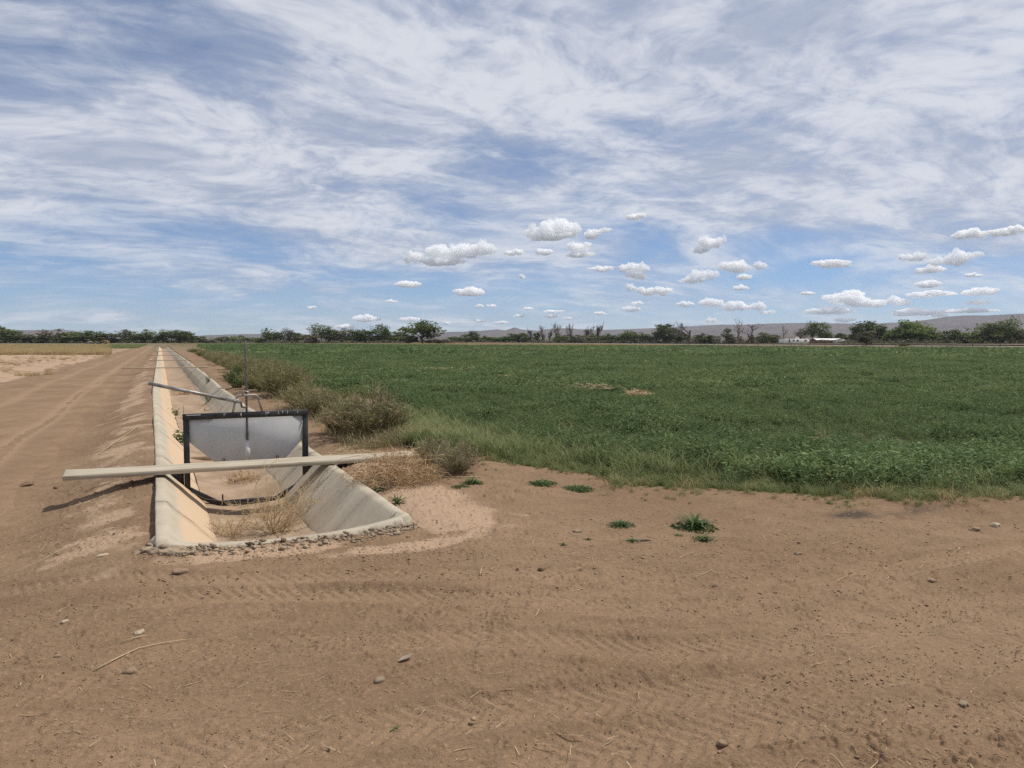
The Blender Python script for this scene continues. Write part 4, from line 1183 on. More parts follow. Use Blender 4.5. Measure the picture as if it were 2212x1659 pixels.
shrub(436, 774, 36, 17, 'brush', 'small far shrub hugging the rim near the short brown plank', 18)
shrub(452, 768, 40, 15, 'brush', 'farthest shrub but one at the end of the brush row', 19)
shrub(420, 762, 34, 12, 'brush', 'tiny farthest shrub of the row along the ditch', 20)
shrub(985, 1036, 125, 84, 'brush_g', 'grey wispy shrub right of the tumbleweed heap', 21, group=None)
shrub(930, 1018, 90, 60, 'brush_g', 'small grey shrub behind the tumbleweed heap at the plank end', 22, group=None)
# low weeds under the row
gw = np.random.default_rng(77)
n = 1500; yy = 10.5 + 50 * gw.random(n) ** 1.7; xx = 3.2 + 0.02 * yy + gw.normal(0, .65, n)
mk = (xx > XR + 0.45)
xx, yy = xx[mk], yy[mk]
bl = [grass_tuft(750 + i, .3, .26, 34, .007, .9) for i in range(4)]
scatter('bank_weeds', np.stack([xx, yy, macro(xx, yy)], 1), gw.uniform(0, 6.28, len(xx)), gw.uniform(.5, 1.4, len(xx)), gw.integers(0, 4, len(xx)), bl, M['brush'], 'low dusty weeds under the brush on the right bank')

# ------------------------------------------------------------------ tumbleweed heap over the plank end
def tangle(seed, n, rx, ry, rz, w0, w1):
    g = np.random.default_rng(seed); mb = MB()
    for _ in range(n):
        c = rdir(g, 1, -0.1, 1)[0] * g.random() ** 0.45
        a = rdir(g, 1)[0]; b = np.cross(a, rdir(g, 1)[0]); b /= np.linalg.norm(b) + 1e-9
        R0 = g.uniform(.15, .5); t = np.linspace(0, g.uniform(.8, 2.6), 6)[:, None]
        P = c + (a * np.cos(t) + b * np.sin(t) - a) * R0 + g.normal(0, .02, (6, 3))
        P = P * np.array([rx, ry, rz]); P[:, 2] = np.abs(P[:, 2])
        ribbon(mb, P, g.uniform(w0, w1), up=rdir(g, 1)[0])
    return mb
def tangle_thing(name, px, py, z, rx, ry, rz, n, mat, label, seed, cat='tumbleweed', w=(0.003, 0.008), dy=0.0):
    x, y = at(px, py, z)
    o = tangle(seed, n, rx, ry, rz, *w).build(name, M[mat]); o.location = (x, y + dy, z - 0.01); o.rotation_euler = (0, 0, -YAW)
    return tag(o, label, cat)
x0, y0 = at(850, 1046, 0.06)
tangle_thing('tumbleweed', 850, 1040, float(macro(x0, y0)), 0.50, 0.34, 0.36, 1100, 'tumble', 'heap of brown tumbleweed piled on the right end of the grey plank', 41, dy=-0.12)
tangle_thing('tumbleweed', 770, 1030, float(macro(x0, y0)) , 0.2, 0.2, 0.14, 160, 'tumble', 'small brown tangle in the shade under the plank beside the right rim', 42)
tangle_thing('tumbleweed', 760, 985, float(macro(*at(760, 985))), 0.38, 0.25, 0.12, 220, 'twig_pale', 'thin pale tangle of dry stems behind the plank by the right rim', 43)
tangle_thing('tumbleweed', 525, 1040, FLOOR_Z + 0.05, 0.24, 0.25, 0.19, 330, 'tumble', 'brown tumbleweed caught on the ditch floor behind the gate', 44)
x1, y1 = float(dx(30)) + 0.9, 31.0
o = tangle(45, 200, .4, .45, .26, .008, .016).build('tumbleweed', M['tumble']); o.location = (x1, y1, float(floor_z(np.array(x1), np.array(y1)))); tag(o, 'brown tumbleweed far down the ditch floor near the long thin plank', 'tumbleweed')

# ------------------------------------------------------------------ pale dead weed growing on the ditch floor before the gate
def branchy(seed, n, H, spreadx, spready, r, depth=2, lean=(0, 0)):
    g = np.random.default_rng(seed); mb = MB()
    def grow(p, d, L, r, lev):
        k = 5; P = [p]; dd = d.copy()
        for _ in range(k):
            dd = dd + g.normal(0, .14, 3); dd /= np.linalg.norm(dd); P.append(P[-1] + dd * L / k)
        P = np.array(P); mb.tube(P, np.linspace(r, r * .45, k + 1), 4, cap=False)
        if lev > 0:
            for _ in range(g.integers(3, 6)):
                i = g.integers(1, k + 1); q = dd + rdir(g, 1)[0] * .9 + np.array([0, 0, .15]); q /= np.linalg.norm(q)
                grow(P[i], q, L * g.uniform(.3, .6), r * .6, lev - 1)
    for _ in range(n):
        a = g.uniform(0, 6.28); d = np.array([math.cos(a) * spreadx + lean[0], math.sin(a) * spready + lean[1], g.uniform(.35, 1)]); d /= np.linalg.norm(d)
        grow(np.array([g.normal(0, .05), g.normal(0, .05), -0.02]), d, H * g.uniform(.5, 1.05), r, depth)
    return mb
x, y = at(592, 1150, FLOOR_Z); fz = float(floor_z(np.array(x), np.array(y)))
o = branchy(51, 34, 0.56, 1.0, .6, .0046, 2, (0.35, 0.1)).build('dead_weed', M['twig_pale']); o.location = (x, y, fz); tag(o, 'large pale dead weed sprawling on the ditch floor in front of the gate', 'weed')
x, y = at(505, 1158, FLOOR_Z); fz = float(floor_z(np.array(x), np.array(y)))
o = branchy(52, 22, 0.34, 1.2, .7, .0036, 2).build('dead_weed', M['twig_pale']); o.location = (x, y, fz); tag(o, 'smaller pale dead weed at the foot of the left ditch wall', 'weed')
x, y = at(645, 1105, FLOOR_Z + .1)
o = branchy(53, 16, 0.42, .8, .5, .0040, 2, (.25, 0)).build('dead_weed', M['twig_pale']); o.location = (x, y, float(floor_z(np.array(x), np.array(y)))); tag(o, 'pale dead twigs reaching up the right ditch wall below the plank', 'weed')
mb = MB(); g = np.random.default_rng(58)
for _ in range(260):
    x = g.uniform(.58, 1.3); y = g.uniform(6.5, 9.6); L = g.uniform(.05, .3); a = g.uniform(0, 6.28); t = np.linspace(-.5, .5, 4)
    xx, yy = x + np.cos(a) * t * L + g.normal(0, .03) * t * t, y + np.sin(a) * t * L
    xx = np.clip(xx, .56, 1.34)
    ribbon(mb, np.stack([xx, yy, floor_z(xx, yy) + .008], 1), g.uniform(.002, .004))
kind(mb.build('straw_litter', M['straw']), 'stuff')['label'] = 'loose dry stems scattered on the ditch floor'

# ------------------------------------------------------------------ small green plants
def rosette(seed, n, L, w, up=.6):
    g = np.random.default_rng(seed); mb = MB()
    for _ in range(n):
        a = g.uniform(0, 6.28); l = L * g.uniform(.5, 1.1); u = g.uniform(.25, 1) * up
        d = np.array([math.cos(a), math.sin(a), 0]); s = np.array([-d[1], d[0], 0]); k = 5
        t = np.linspace(0, 1, k); P = d * (t * l)[:, None] + np.array([0, 0, 1]) * (l * (u * 1.5 * t - 1.0 * u * t * t * g.uniform(.7, 1.3)))[:, None] + np.array([g.normal(0, .008), g.normal(0, .008), .004])
        ww = w * np.sin(np.pi * (0.12 + 0.88 * t)) [:, None] * .5 + .0005
        V = np.concatenate([P - s * ww, P + s * ww]); mb.add(V, np.array([(i, i + 1, k + i + 1, k + i) for i in range(k - 1)]))
    return mb
def weed(px, py, L, n, label, seed, w=.012, up=.8, name='weed_tuft', mat='weed', pos=None):
    if pos is None:
        x, y = at(px, py); z = gz(x, y)
    else: x, y, z = pos
    mbr = rosette(seed, n, L, w, up); gl = np.random.default_rng(seed + 500); k = n * 4
    a = gl.uniform(0, 6.28, k); rr = L * 1.05 * gl.random(k) ** .7
    C = np.stack([rr * np.cos(a), rr * np.sin(a), .006 + L * .35 * up * gl.random(k) * (1 - rr / (L * 1.2))], 1); A = rdir(gl, k, -.2, .6); B = perp(gl, A); ll = L * .10 * gl.uniform(.5, 1.3, k)[:, None]
    mbr.add(*diamonds(C, A * ll, B * ll * .45))
    o = mbr.build(name, M[mat]); o.location = (x, y, z - .004); return tag(o, label, 'weed')
weed(1500, 1140, .19, 75, 'largest green weed tuft on the dirt in front of the field', 61, .018, 1.1)
weed(1520, 1168, .10, 40, 'ragged green sprouts just below the largest weed tuft', 62, .011, .6)
weed(1465, 1158, .045, 14, 'small green sprout left of the largest weed tuft', 67, .009, .6)
weed(1341, 1140, .12, 60, 'dense low green weed left of the dark wood chunk', 63, .010, .6)
weed(1270, 1168, .04, 14, 'tiny green sprout on the dirt, nearest the brown clod', 64, .008, .7)
weed(1365, 1172, .06, 24, 'tiny green tuft touching the dark wood chunk', 65, .008, .9)
weed(1217, 1182, .035, 16, 'smallest green sprout at the edge of the pale soil', 66, .008, .8)
weed(858, 1092, .13, 26, 'upright green weed against the right rim of the ditch', 68, .013, 1.4)
weed(822, 1066, .10, 40, 'grey-green creeping weed behind the right rim of the ditch', 69, .009, .5)
weed(995, 1068, .10, 45, 'dull green creeper below the trailing stalks of the tumbleweed', 70, .009, .5)
weed(1170, 1058, .16, 90, 'flat green mat of weed in front of the field margin, left one', 71, .010, .4)
weed(1245, 1062, .18, 100, 'flat green mat of weed in front of the field margin, right one', 72, .010, .4)
weed(1020, 1058, .13, 60, 'bright green weed at the left tip of the field margin', 73, .012, .9)
weed(850, 1568, .03, 8, 'tiny dark sprig lying in the bottom foreground', 74, .006, .3)
def wallplant(px, py, side, L, n, label, seed):
    # find the spot on the sloping wall along the line of sight
    d = ray(px, py); best = None
    for t in np.linspace(5, 60, 6000):
        x, y, z = d[0] * t, d[1] * t, CAMZ + d[2] * t
        off = (x - XL - float(dx(y))) if side < 0 else (XR + float(dx(y)) - x)
        wz = np.interp(off, [-.05, 0, .1, .585], [RIM, RIM, RIM, -.44])
        if -0.02 < off < 0.6 and z <= wz: best = (x, y, z); break
    if best is None: return
    o = link('weed_tuft', alfalfa_clump(seed, L * .32, L * .8, n // 2, 7, L * .12), M['weed']); o.location = (best[0], best[1], best[2] - L * .15); tag(o, label, 'weed')
wallplant(388, 958, -1, .34, 40, 'leafy dark green weed rooted on the left ditch wall behind the gate post', 81)
wallplant(376, 898, -1, .30, 26, 'small green weed high on the left ditch wall beyond the gate', 82)
wallplant(390, 916, -1, .18, 18, 'tiny green weed on the left ditch wall, between two larger ones', 83)
wallplant(449, 898, 1, .30, 26, 'dark weed in a joint of the right ditch wall just above the gate beam', 84)
wallplant(452, 868, 1, .34, 26, 'small dark weed in a right wall joint beyond the gate', 85)
wallplant(452, 828, 1, .36, 26, 'small weed far along the right ditch wall below the lever', 86)
tangle_thing('straw_patch', 1138, 879, .05, .38, .30, .10, 160, 'straw', 'nearest patch of flattened straw lying in the green field', 91, 'straw', (.01, .02))
for i, (px, py, rx, lb) in enumerate([(1272, 838, .75, 'largest straw patch in the green field, right of the others'), (1167, 826, .5, 'small straw patch in the field, middle of the three in a row'),
        (1097, 818, .6, 'straw patch in the field, left of the three in a row'), (930, 799, .7, 'left one of the twin straw patches in the mid field'), (957, 801, .75, 'right one of the twin straw patches in the mid field'), (1378, 853, .4, 'faint straw patch at the right of the scattered patches')]):
    tangle_thing('straw_patch', px, py, .16, rx, rx * .7, .16, 170, 'straw', lb, 92 + i, 'straw', (.02, .035))
for i, (px, py, h, lb) in enumerate([(790, 805, 18, 'pale dry stalk clump in the field left of centre'), (1000, 808, 16, 'pale dry stalk clump right of the twin straw patches'), (1240, 800, 10, 'faint dry stalk clump in the middle distance of the field'),
        (1790, 955, 46, 'tall dry yellow stem standing at the near right of the field'), (1225, 945, 40, 'bent dry stem leaning at the near left of the field')]):
    x, y = at(px, py + h * .4, .0); o = branchy(110 + i, 5, h / FPX * math.hypot(x, y) * 1.4, .4, .4, .006 * math.hypot(x, y) / 14, 1).build('dry_stem', M['twig_pale']); o.location = (x, y, float(macro(x, y))); tag(o, lb, 'weed')

# ================================================================== the far side of the field
# ------------------------------------------------------------------ hills
def build_hills():
    prof = [(-700,724),(-300,718),(0,714),(40,713),(120,712.5),(160,714),(190,722),(300,729),(400,729),(440,724),(500,722),(560,721),(640,724),(760,726),(900,722),(960,717),(1010,716),(1040,714),(1075,711),(1092,713.5),(1112,707),(1126,712),(1160,714),(1190,710),(1215,708.5),(1260,711),(1300,712),(1340,711),(1400,709),(1450,706),
            (1500,703.5),(1560,700.5),(1600,701),(1640,699.5),(1700,698),(1750,697),(1800,698),(1860,699.5),(1900,699),(1920,697),(1950,695.5),(2000,690),(2040,684),(2080,681),(2130,681.5),(2170,679),(2190,677.5),(2230,677),(2400,680),(2700,690),(3100,705)]
    ppx = np.array([p[0] for p in prof], float); pH = np.array([736 - p[1] for p in prof]) / FPX
    azp = np.array([YAW + math.atan((a - CX) / FPX) for a in ppx]); cosp = np.cos(azp - YAW)
    def layer(R0, R1, scale, off, seed, nr=26, na=700, sharp=1.0):
        th = np.linspace(azp[0], azp[-1], na); rr = np.linspace(R0, R1, nr)
        TT, RR = np.meshgrid(th, rr)
        H = np.interp(TT, azp, pH / 1.0)
        t = (RR - R0) / (R1 - R0)
        x, y = RR * np.sin(TT), RR * np.cos(TT)
        crest = np.clip(1.18 * t, 0, 1) ** sharp * (1 - 0.6 * np.clip((t - .86) / .14, 0, 1) ** 2)
        er = fbm(x / 420, y / 420, 5, seed, .55)
        gul = np.abs(fbm(x / 170, y / 260, 4, seed + 3))
        z = H * scale * RR * np.cos(TT - YAW) * crest * (1 + 0.14 * er * (1 - crest * .75)) - gul * 16 * scale * (1 - np.abs(2 * t - 1)) * (H * RR > 25) + off * t
        z = np.where(t <= 0, -3, z)
        return x, y, z
    for nm, ar in (('hills', layer(5200, 8600, 1.0, 1.6, 201)), ('foothills', layer(2600, 4800, 0.30, 4.0, 231, sharp=.7))):
        x, y, z = ar; n, k = x.shape
        V = np.stack([x, y, z], -1).reshape(-1, 3); i = np.arange(n - 1)[:, None] * k; j = np.arange(k - 1)[None, :]
        F = np.stack([i + j, i + k + j, i + k + j + 1, i + j + 1], -1).reshape(-1, 4)[:, ::-1]
        mb = MB(); mb.add(V, F); kind(link(nm, mb.mesh(nm, True), M[nm]), 'structure')
def hill_mat(name, c1, c2, c3):
    m, t, b, out = new_mat(name)
    g = t.add('ShaderNodeNewGeometry').outputs['Position']
    n1 = t.noise(g, 0.0016, 7, 0.65); n2 = t.noise(g, 0.02, 5, 0.7)
    c = t.mix(t.step(n1, .38, .62), c1, c2); c = t.mix(t.math('MULTIPLY', t.step(n2, .48, .66), .6), c, c3)
    t.put(b.inputs['Base Color'], c); b.inputs['Roughness'].default_value = 1.0; b.inputs['Specular IOR Level'].default_value = 0.05
    t.put(b.inputs['Normal'], t.bump(t.noise(g, 0.006, 7, 0.62), 1.0, 180.0))
    return m
M['hills'] = hill_mat('hill_rock', (0.12, 0.09, 0.078), (0.16, 0.122, 0.105), (0.085, 0.068, 0.058))
M['foothills'] = hill_mat('foothill_scrub', (0.19, 0.14, 0.105), (0.15, 0.115, 0.082), (0.09, 0.078, 0.052))
build_hills()

# ------------------------------------------------------------------ trees
M['leaf_green'] = leafy('tree_leaf_green', (0.082, 0.112, 0.034), (0.19, 0.22, 0.08), 0.3, 0.6, 0.35, 0.5)
M['leaf_dark'] = leafy('tree_leaf_dark', (0.055, 0.08, 0.026), (0.13, 0.155, 0.056), 0.25, 0.6, 0.35, 0.4)
M['leaf_bright'] = leafy('tree_leaf_bright', (0.115, 0.165, 0.04), (0.22, 0.27, 0.085), 0.3, 0.6, 0.35, 0.4)
M['leaf_grey'] = leafy('tree_leaf_grey', (0.11, 0.105, 0.066), (0.19, 0.172, 0.115), 0.2, 0.7, 0.35, 0.4)
def tree_meshes(seed, clumps, per, leaf, shape='round', trunk=.3, density=1.0):
    """unit tree: height 1, crown half-width 0.5"""
    g = np.random.default_rng(seed); tr = MB(); lf = MB()
    cs = []
    for _ in range(clumps):
        d = rdir(g, 1, -.9, 1)[0] * g.random() ** .33
        if shape == 'round': c = np.array([d[0] * .38, d[1] * .38, .52 + d[2] * .38])
        elif shape == 'dome': c = np.array([d[0] * .40, d[1] * .40, .08 + abs(d[2]) * .80])
        elif shape == 'tall': c = np.array([d[0] * .34, d[1] * .34, .60 + d[2] * .36])
        else: c = np.array([d[0] * .42, d[1] * .42, .25 + abs(d[2]) * .6])
        cs.append(c)
    base = np.array([0, 0, -.02]); fork = np.array([g.normal(0, .02), g.normal(0, .02), trunk])
    tr.tube([base, base * .5 + fork * .5 + g.normal(0, .008, 3), fork], [.030, .024, .019], 7)
    for c in cs[::2]:
        m = fork * .45 + c * .55 + g.normal(0, .03, 3) + np.array([0, 0, .03])
        tr.tube([fork * .8 + base * .2, m, c], [.013, .008, .003], 5, cap=False)
    C = []
    for c in cs:
        k = int(per * g.uniform(.5, 1.3)); rad = g.uniform(.10, .17)
        C.append(c + rdir(g, k) * (g.random(k) ** .5)[:, None] * rad * np.array([1.25, 1.25, .85]))
    C = np.concatenate(C); C[:, 2] = np.maximum(C[:, 2], .01)
    A = rdir(g, len(C), -.6, .6); B = perp(g, A); L = leaf * g.uniform(.5, 1.3, len(C))[:, None]
    lf.add(*diamonds(C, A * L, B * L * .62))
    return tr.mesh('trunk'), lf.mesh('crown')
def bare_meshes(seed, spread=.9, levels=4, up=.35, n0=3, twigw=1.0, first=.36, lo=2, kl=(.55, .8)):
    g = np.random.default_rng(seed); tr = MB(); tw = MB()
    def grow(p, d, L, r, lev):
        k = 4; P = [p]; dd = d.copy()
        for _ in range(k):
            dd = dd + g.normal(0, .16, 3) + np.array([0, 0, up * .12]); dd /= np.linalg.norm(dd); P.append(P[-1] + dd * L / k)
        (tr if lev >= 2 else tw).tube(np.array(P), np.linspace(r, r * .6, k + 1), 6 if lev >= 2 else 3, cap=False)
        if lev > 0:
            for _ in range(n0 if lev > 1 else n0 + 2):
                i = g.integers(lo, k + 1); q = dd * .8 + rdir(g, 1)[0] * spread + np.array([0, 0, up]); q /= np.linalg.norm(q)
                grow(P[i], q, L * g.uniform(*kl), max(r * .52, .0022 * twigw), lev - 1)
    grow(np.array([0, 0, -.02]), np.array([g.normal(0, .12), g.normal(0, .12), 1.0]), first, .028 if first > .3 else .014, levels)
    # scale to unit height
    zs = max(v[:, 2].max() for v in tr.v + tw.v); wd = max(np.abs(v[:, :2]).max() for v in tr.v + tw.v)
    for m in (tr, tw): m.v = [v / np.array([wd * 2, wd * 2, zs]) for v in m.v]
    return tr.mesh('trunk'), tw.mesh('branches')
TREES = {'round': [tree_meshes(800 + i, 40, 60, .034, 'round', .22) for i in range(5)],
         'dome': [tree_meshes(820 + i, 46, 60, .036, 'dome', .12) for i in range(5)],
         'tall': [tree_meshes(840 + i, 30, 48, .030, 'tall', .3) for i in range(4)],
         'bush': [tree_meshes(860 + i, 26, 50, .050, 'dome', .1) for i in range(4)],
         'bare': [bare_meshes(880 + i) for i in range(4)],
         'twig': [bare_meshes(900 + i, .62, 4, .5, 4, 1.2, .24, 0, (.55, .9)) for i in range(4)]}
_mc = {}
def withmat(me, key):
    if (me.name, key) not in _mc:
        c = me.copy(); c.materials.clear(); c.materials.append(M[key]); _mc[(me.name, key)] = c
    return _mc[(me.name, key)]
trng = np.random.default_rng(99)
def tree(px, hw, ytop, D, shape, mat, label, ybase=None, group=None, cat='tree', name=None, v=None):
    """px, half width and top given in photo pixels (3000 wide); D = distance along the view"""
    p = px * K; x, y = far(p, D)
    H = (998 - ytop) / 2250 * D + CAMZ; W = 2 * hw / 2250 * D * {'bare': 1.55, 'twig': 1.9}.get(shape, 1.75); H *= 1.06
    nm = name or {'bare': 'dead_tree', 'twig': 'leafless_tree', 'bush': 'bush'}.get(shape, 'tree')
    o = empty(nm, (x, y, 0.0), trng.uniform(0, 6.28)); tag(o, label, cat, group)
    k = TREES[shape]; tr, cr = k[(trng.integers(0, len(k)) if v is None else v) % len(k)]
    if shape in ('bare', 'twig'):
        link('trunk', withmat(tr, mat), None, o, (0, 0, 0), None, (W, W, H)); link('branches', withmat(cr, mat), None, o, (0, 0, 0), None, (W, W, H))
    else:
        link('trunk', withmat(tr, 'bark'), None, o, (0, 0, 0), None, (W * .8, W * .8, H)); link('crown', withmat(cr, mat), None, o, (0, 0, 0), None, (W, W, H))
    return o
ORD = ['first', 'second', 'third', 'fourth', 'fifth', 'sixth', 'seventh', 'eighth', 'ninth', 'tenth', 'eleventh', 'twelfth', 'thirteenth', 'fourteenth', 'fifteenth', 'sixteenth', 'seventeenth', 'eighteenth', 'nineteenth', 'twentieth', 'twenty-first', 'twenty-second', 'twenty-third', 'twenty-fourth']
G = {'g': 'leaf_green', 'd': 'leaf_dark', 'b': 'leaf_bright', 'y': 'leaf_grey', 't': 'bark_grey', 'k': 'bark'}
def row(items, D, what, where, group):
    for i, it in enumerate(items):
        px, hw, top, sh, mt = it[:5]; d = it[5] if len(it) > 5 else D
        adj = {'g': 'green', 'd': 'dark green', 'b': 'bright green', 'y': 'grey-green', 't': 'leafless grey', 'k': 'bare dark'}[mt]
        w = {'bush': 'bush', 'bare': 'dead tree', 'twig': 'twiggy tree'}.get(sh, 'tree')
        tree(px, hw, top, d, sh, G[mt], '%s %s, %s from the left %s' % (adj, w, ORD[i], where), group=group, cat='bush' if sh == 'bush' else 'tree')
row([(12,30,950,'round','g'),(48,34,962,'dome','d'),(92,30,975,'bush','y'),(125,26,977,'bush','d'),(165,40,961,'dome','y'),(212,32,966,'dome','g'),(240,24,969,'dome','g'),(275,28,967,'round','d'),(305,24,973,'dome','d'),(335,22,974,'dome','y'),(365,24,965,'tall','y'),
     (398,25,969,'dome','g'),(418,18,972,'dome','d'),(437,20,966,'tall','g'),(465,24,972,'dome','d'),(492,22,966,'tall','d'),(525,28,962,'round','d'),(548,20,968,'dome','d')], 480, '', 'in the treeline left of the track', 'trees along the left horizon')
row([(583,17,978,'bush','d',520),(612,16,991,'bush','y',520),(655,14,982,'bush','d',560),(700,20,979,'bush','b',600),(738,18,984,'bush','g',600)], 520, '', 'in the gap right of the far ditch end', 'low bushes beyond the far ditch end')
row([(796,27,956,'dome','d'),(846,16,962,'tall','y'),(868,18,968,'dome','y'),(893,20,972,'bush','g'),(910,20,970,'bush','y',430),(942,27,949,'tall','g'),(966,20,960,'round','g'),(986,22,969,'bush','y'),(1015,20,961,'tall','y'),(1038,20,965,'dome','g'),(1062,22,963,'round','d'),(1084,20,962,'dome','d'),
     (1112,21,949,'tall','g'),(1130,16,964,'dome','d'),(1160,26,964,'dome','g'),(1182,16,973,'bush','y')], 500, '', 'in the grove left of the big lone tree', 'grove left of the big lone tree')
tree(1239, 42, 931, 420, 'round', 'leaf_green', 'big round-topped green tree, tallest and widest on the middle horizon', v=1)
row([(1208,14,975,'bush','d',425),(1275,22,990,'bush','y',420),(1300,20,992,'bush','y',420)], 420, '', 'at the feet of the big lone tree', None)
row([(1330,16,980,'bush','g'),(1364,15,974,'dome','g'),(1388,13,968,'round','d'),(1412,14,980,'bush','g'),(1440,18,984,'bush','g'),(1467,24,982,'bush','g'),(1500,18,971,'dome','d'),(1534,18,973,'dome','d')], 560, '', 'between big lone tree and leafless row', 'low trees right of the big lone tree')
row([(1555,9,959,'twig','k'),(1572,9,970,'dome','d'),(1593,11,953,'twig','t'),(1611,8,963,'twig','t'),(1629,15,947,'twig','t'),(1652,14,974,'bush','y'),(1678,13,948,'twig','t'),(1694,18,981,'bush','y',500),(1720,15,955,'twig','k'),(1749,12,942,'twig','k',480)], 540, '', 'in the row of thin leafless trees', 'thin leafless trees on the middle horizon')
row([(1645,20,980,'dome','g'),(1700,22,978,'dome','y'),(1735,18,975,'dome','g'),(1776,18,975,'dome','d'),(1795,18,975,'dome','d'),(1830,18,967,'dome','g'),(1848,20,966,'round','g'),(1870,16,976,'bush','g'),(1890,17,968,'dome','d'),(1912,16,976,'bush','y'),(1942,24,945,'round','d'),(1976,22,953,'dome','d'),(1998,16,966,'dome','y')], 520, '', 'in the dark clump left of the dead trees', 'dark clump centre right')
tree(2020, 46, 943, 480, 'bare', 'bark', 'first big dead spreading tree, right of the dark clump', v=0, cat='dead tree')
tree(2157, 30, 936, 480, 'bare', 'bark_grey', 'second big dead tree, slender with fine twigs against the sky', v=1, cat='dead tree')
tree(2190, 34, 947, 480, 'bare', 'bark', 'third big dead tree leaning right, beside the slender dead tree', v=2, cat='dead tree')
tree(2300, 16, 956, 480, 'bare', 'bark_grey', 'small bent dead tree above the left end of the white house', v=3, cat='dead tree')
row([(2062,24,973,'bush','d'),(2088,18,976,'bush','y'),(2127,12,960,'tall','d'),(2150,20,976,'bush','y'),(2212,16,976,'bush','y'),(2240,18,967,'dome','g'),(2266,16,973,'bush','y'),(2345,16,962,'tall','y'),(2378,15,943,'tall','g'),(2400,22,941,'tall','g'),(2420,18,958,'dome','g'),(2464,18,973,'dome','d'),(2490,18,976,'bush','g')], 490, '', 'behind the dead trees and white house', 'trees behind the white house')
row([(2512,20,950,'dome','d'),(2530,28,938,'round','d'),(2562,24,946,'round','d'),(2585,18,960,'dome','d')], 440, '', 'of the dark cluster right of the house', 'very dark cluster right of the house')
tree(2537, 20, 966, 215, 'round', 'leaf_grey', 'small open tree standing in front of the railway, before the very dark cluster', v=2)
tree(2648, 16, 1003, 190, 'bush', 'leaf_grey', 'little bush hiding part of the rails at right', cat='bush')
row([(2622,26,958,'dome','g'),(2645,28,948,'round','b'),(2662,30,935,'round','b'),(2690,28,942,'round','b'),(2722,24,954,'dome','b'),(2745,18,968,'dome','g')], 430, '', 'in the broad green grove at right', 'broad green grove at right')
row([(2784,20,961,'dome','d'),(2812,20,972,'bush','y'),(2838,22,958,'dome','b'),(2862,18,970,'bush','y'),(2877,16,979,'bush','b'),(2897,28,943,'round','g'),(2925,24,944,'dome','d'),(2950,24,929,'tall','g'),(2972,22,960,'dome','y'),(2992,26,955,'dome','g'),(3020,26,950,'dome','g')], 410, '', 'among trees at the right end of the horizon', 'mixed trees at the right end')
# grey scrub between and below the trees: nobody could count it
mb = MB(); g = np.random.default_rng(301); C = []; 
for px0, px1, d0, d1, n, hh in ((-200, 560, 465, 500, 330, 2.8), (560, 780, 520, 640, 120, 2.2), (780, 1200, 470, 520, 200, 2.6), (1200, 1560, 520, 640, 200, 2.6), (1550, 2100, 500, 560, 330, 3.2), (2000, 2520, 480, 540, 330, 3.2), (2480, 3250, 395, 470, 520, 3.4), (-200, 3200, 700, 1500, 900, 3.5)):
    for _ in range(n):
        x, y = far(g.uniform(px0, px1) * K, g.uniform(d0, d1)); s = hh * g.uniform(.35, 1.0)
        k = 26; c = rdir(g, k, 0, 1) * (g.random(k) ** .5)[:, None] * np.array([s * .9, s * .9, s]) + np.array([x, y, 0]); C.append(c)
C = np.concatenate(C); A = rdir(g, len(C), -.4, .7); B = perp(g, A); L = g.uniform(.25, .6, len(C))[:, None]
mb.add(*diamonds(C, A * L, B * L * .6)); kind(mb.build('far_scrub', M['leaf_grey']), 'stuff')['label'] = 'grey-green scrub under and between the far trees'

# ------------------------------------------------------------------ railway on its low bank
RA, RB = np.array(far(2212 * 1.0, 180)), np.array(far((1400) * K, 540))
rd_ = (RB - RA) / np.linalg.norm(RB - RA); rn = np.array([-rd_[1], rd_[0]])
if np.dot(rn, -RA) < 0: rn = -rn                   # towards the field
R0, R1 = RA - rd_ * 160, RB + rd_ * 900
M['ballast'] = simple('ballast', (0.20, 0.175, 0.155), (0.13, 0.115, 0.10), 0.9, 0.95, coord='World')
M['rail'] = simple('rail_steel_and_shadow', (0.020, 0.016, 0.014), (0.035, 0.028, 0.022), 2, 0.7, coord='World')
M['post'] = simple('fence_post', (0.055, 0.042, 0.034), (0.085, 0.065, 0.05), 6, 0.95)
mb = MB(); npt = 120; prof = [(34, -.1), (30, .02), (8, .14), (2.6, .36), (-2.6, .36), (-7, -.1)]
V = np.array([[(*(R0 + (R1 - R0) * i / npt + rn * u), z) for u, z in prof] for i in range(npt + 1)])
k = len(prof); i = np.arange(npt)[:, None] * k; j = np.arange(k - 1)[None, :]
mb.add(V.reshape(-1, 3), np.stack([i + j, i + j + 1, i + k + j + 1, i + k + j], -1).reshape(-1, 4)); kind(mb.build('railway_bank', M['ballast']), 'structure')
trk = empty('railway_track', (*RA, .36)); tag(trk, 'railway track, a thin dark line on its low bank beyond the field', 'railway')
for s in (-.75, .75):
    mb = MB(); a, b_ = R0 + rn * s - RA, R1 + rn * s - RA; mb.beam((*a, .14), (*b_, .14), .09, .26); mb.build('rail', M['rail'], trk)  # the rail's shadow is put into the beam's height and dark colour
mb = MB()
L = np.linalg.norm(R1 - R0); nS = 700
for q in range(nS):
    c = R0 + rd_ * L * (q / nS) * .55 - RA; mb.beam((*(c - rn * 1.25), .0), (*(c + rn * 1.25), .0), .24, .08)
kind(mb.build('sleepers', M['post'], trk), 'stuff')
fence = empty('wire_fence', (*(RA + rn * 31), 0)); tag(fence, 'low wire fence on short dark posts in front of the railway', 'fence')
F0 = rn * 31
pm = {}
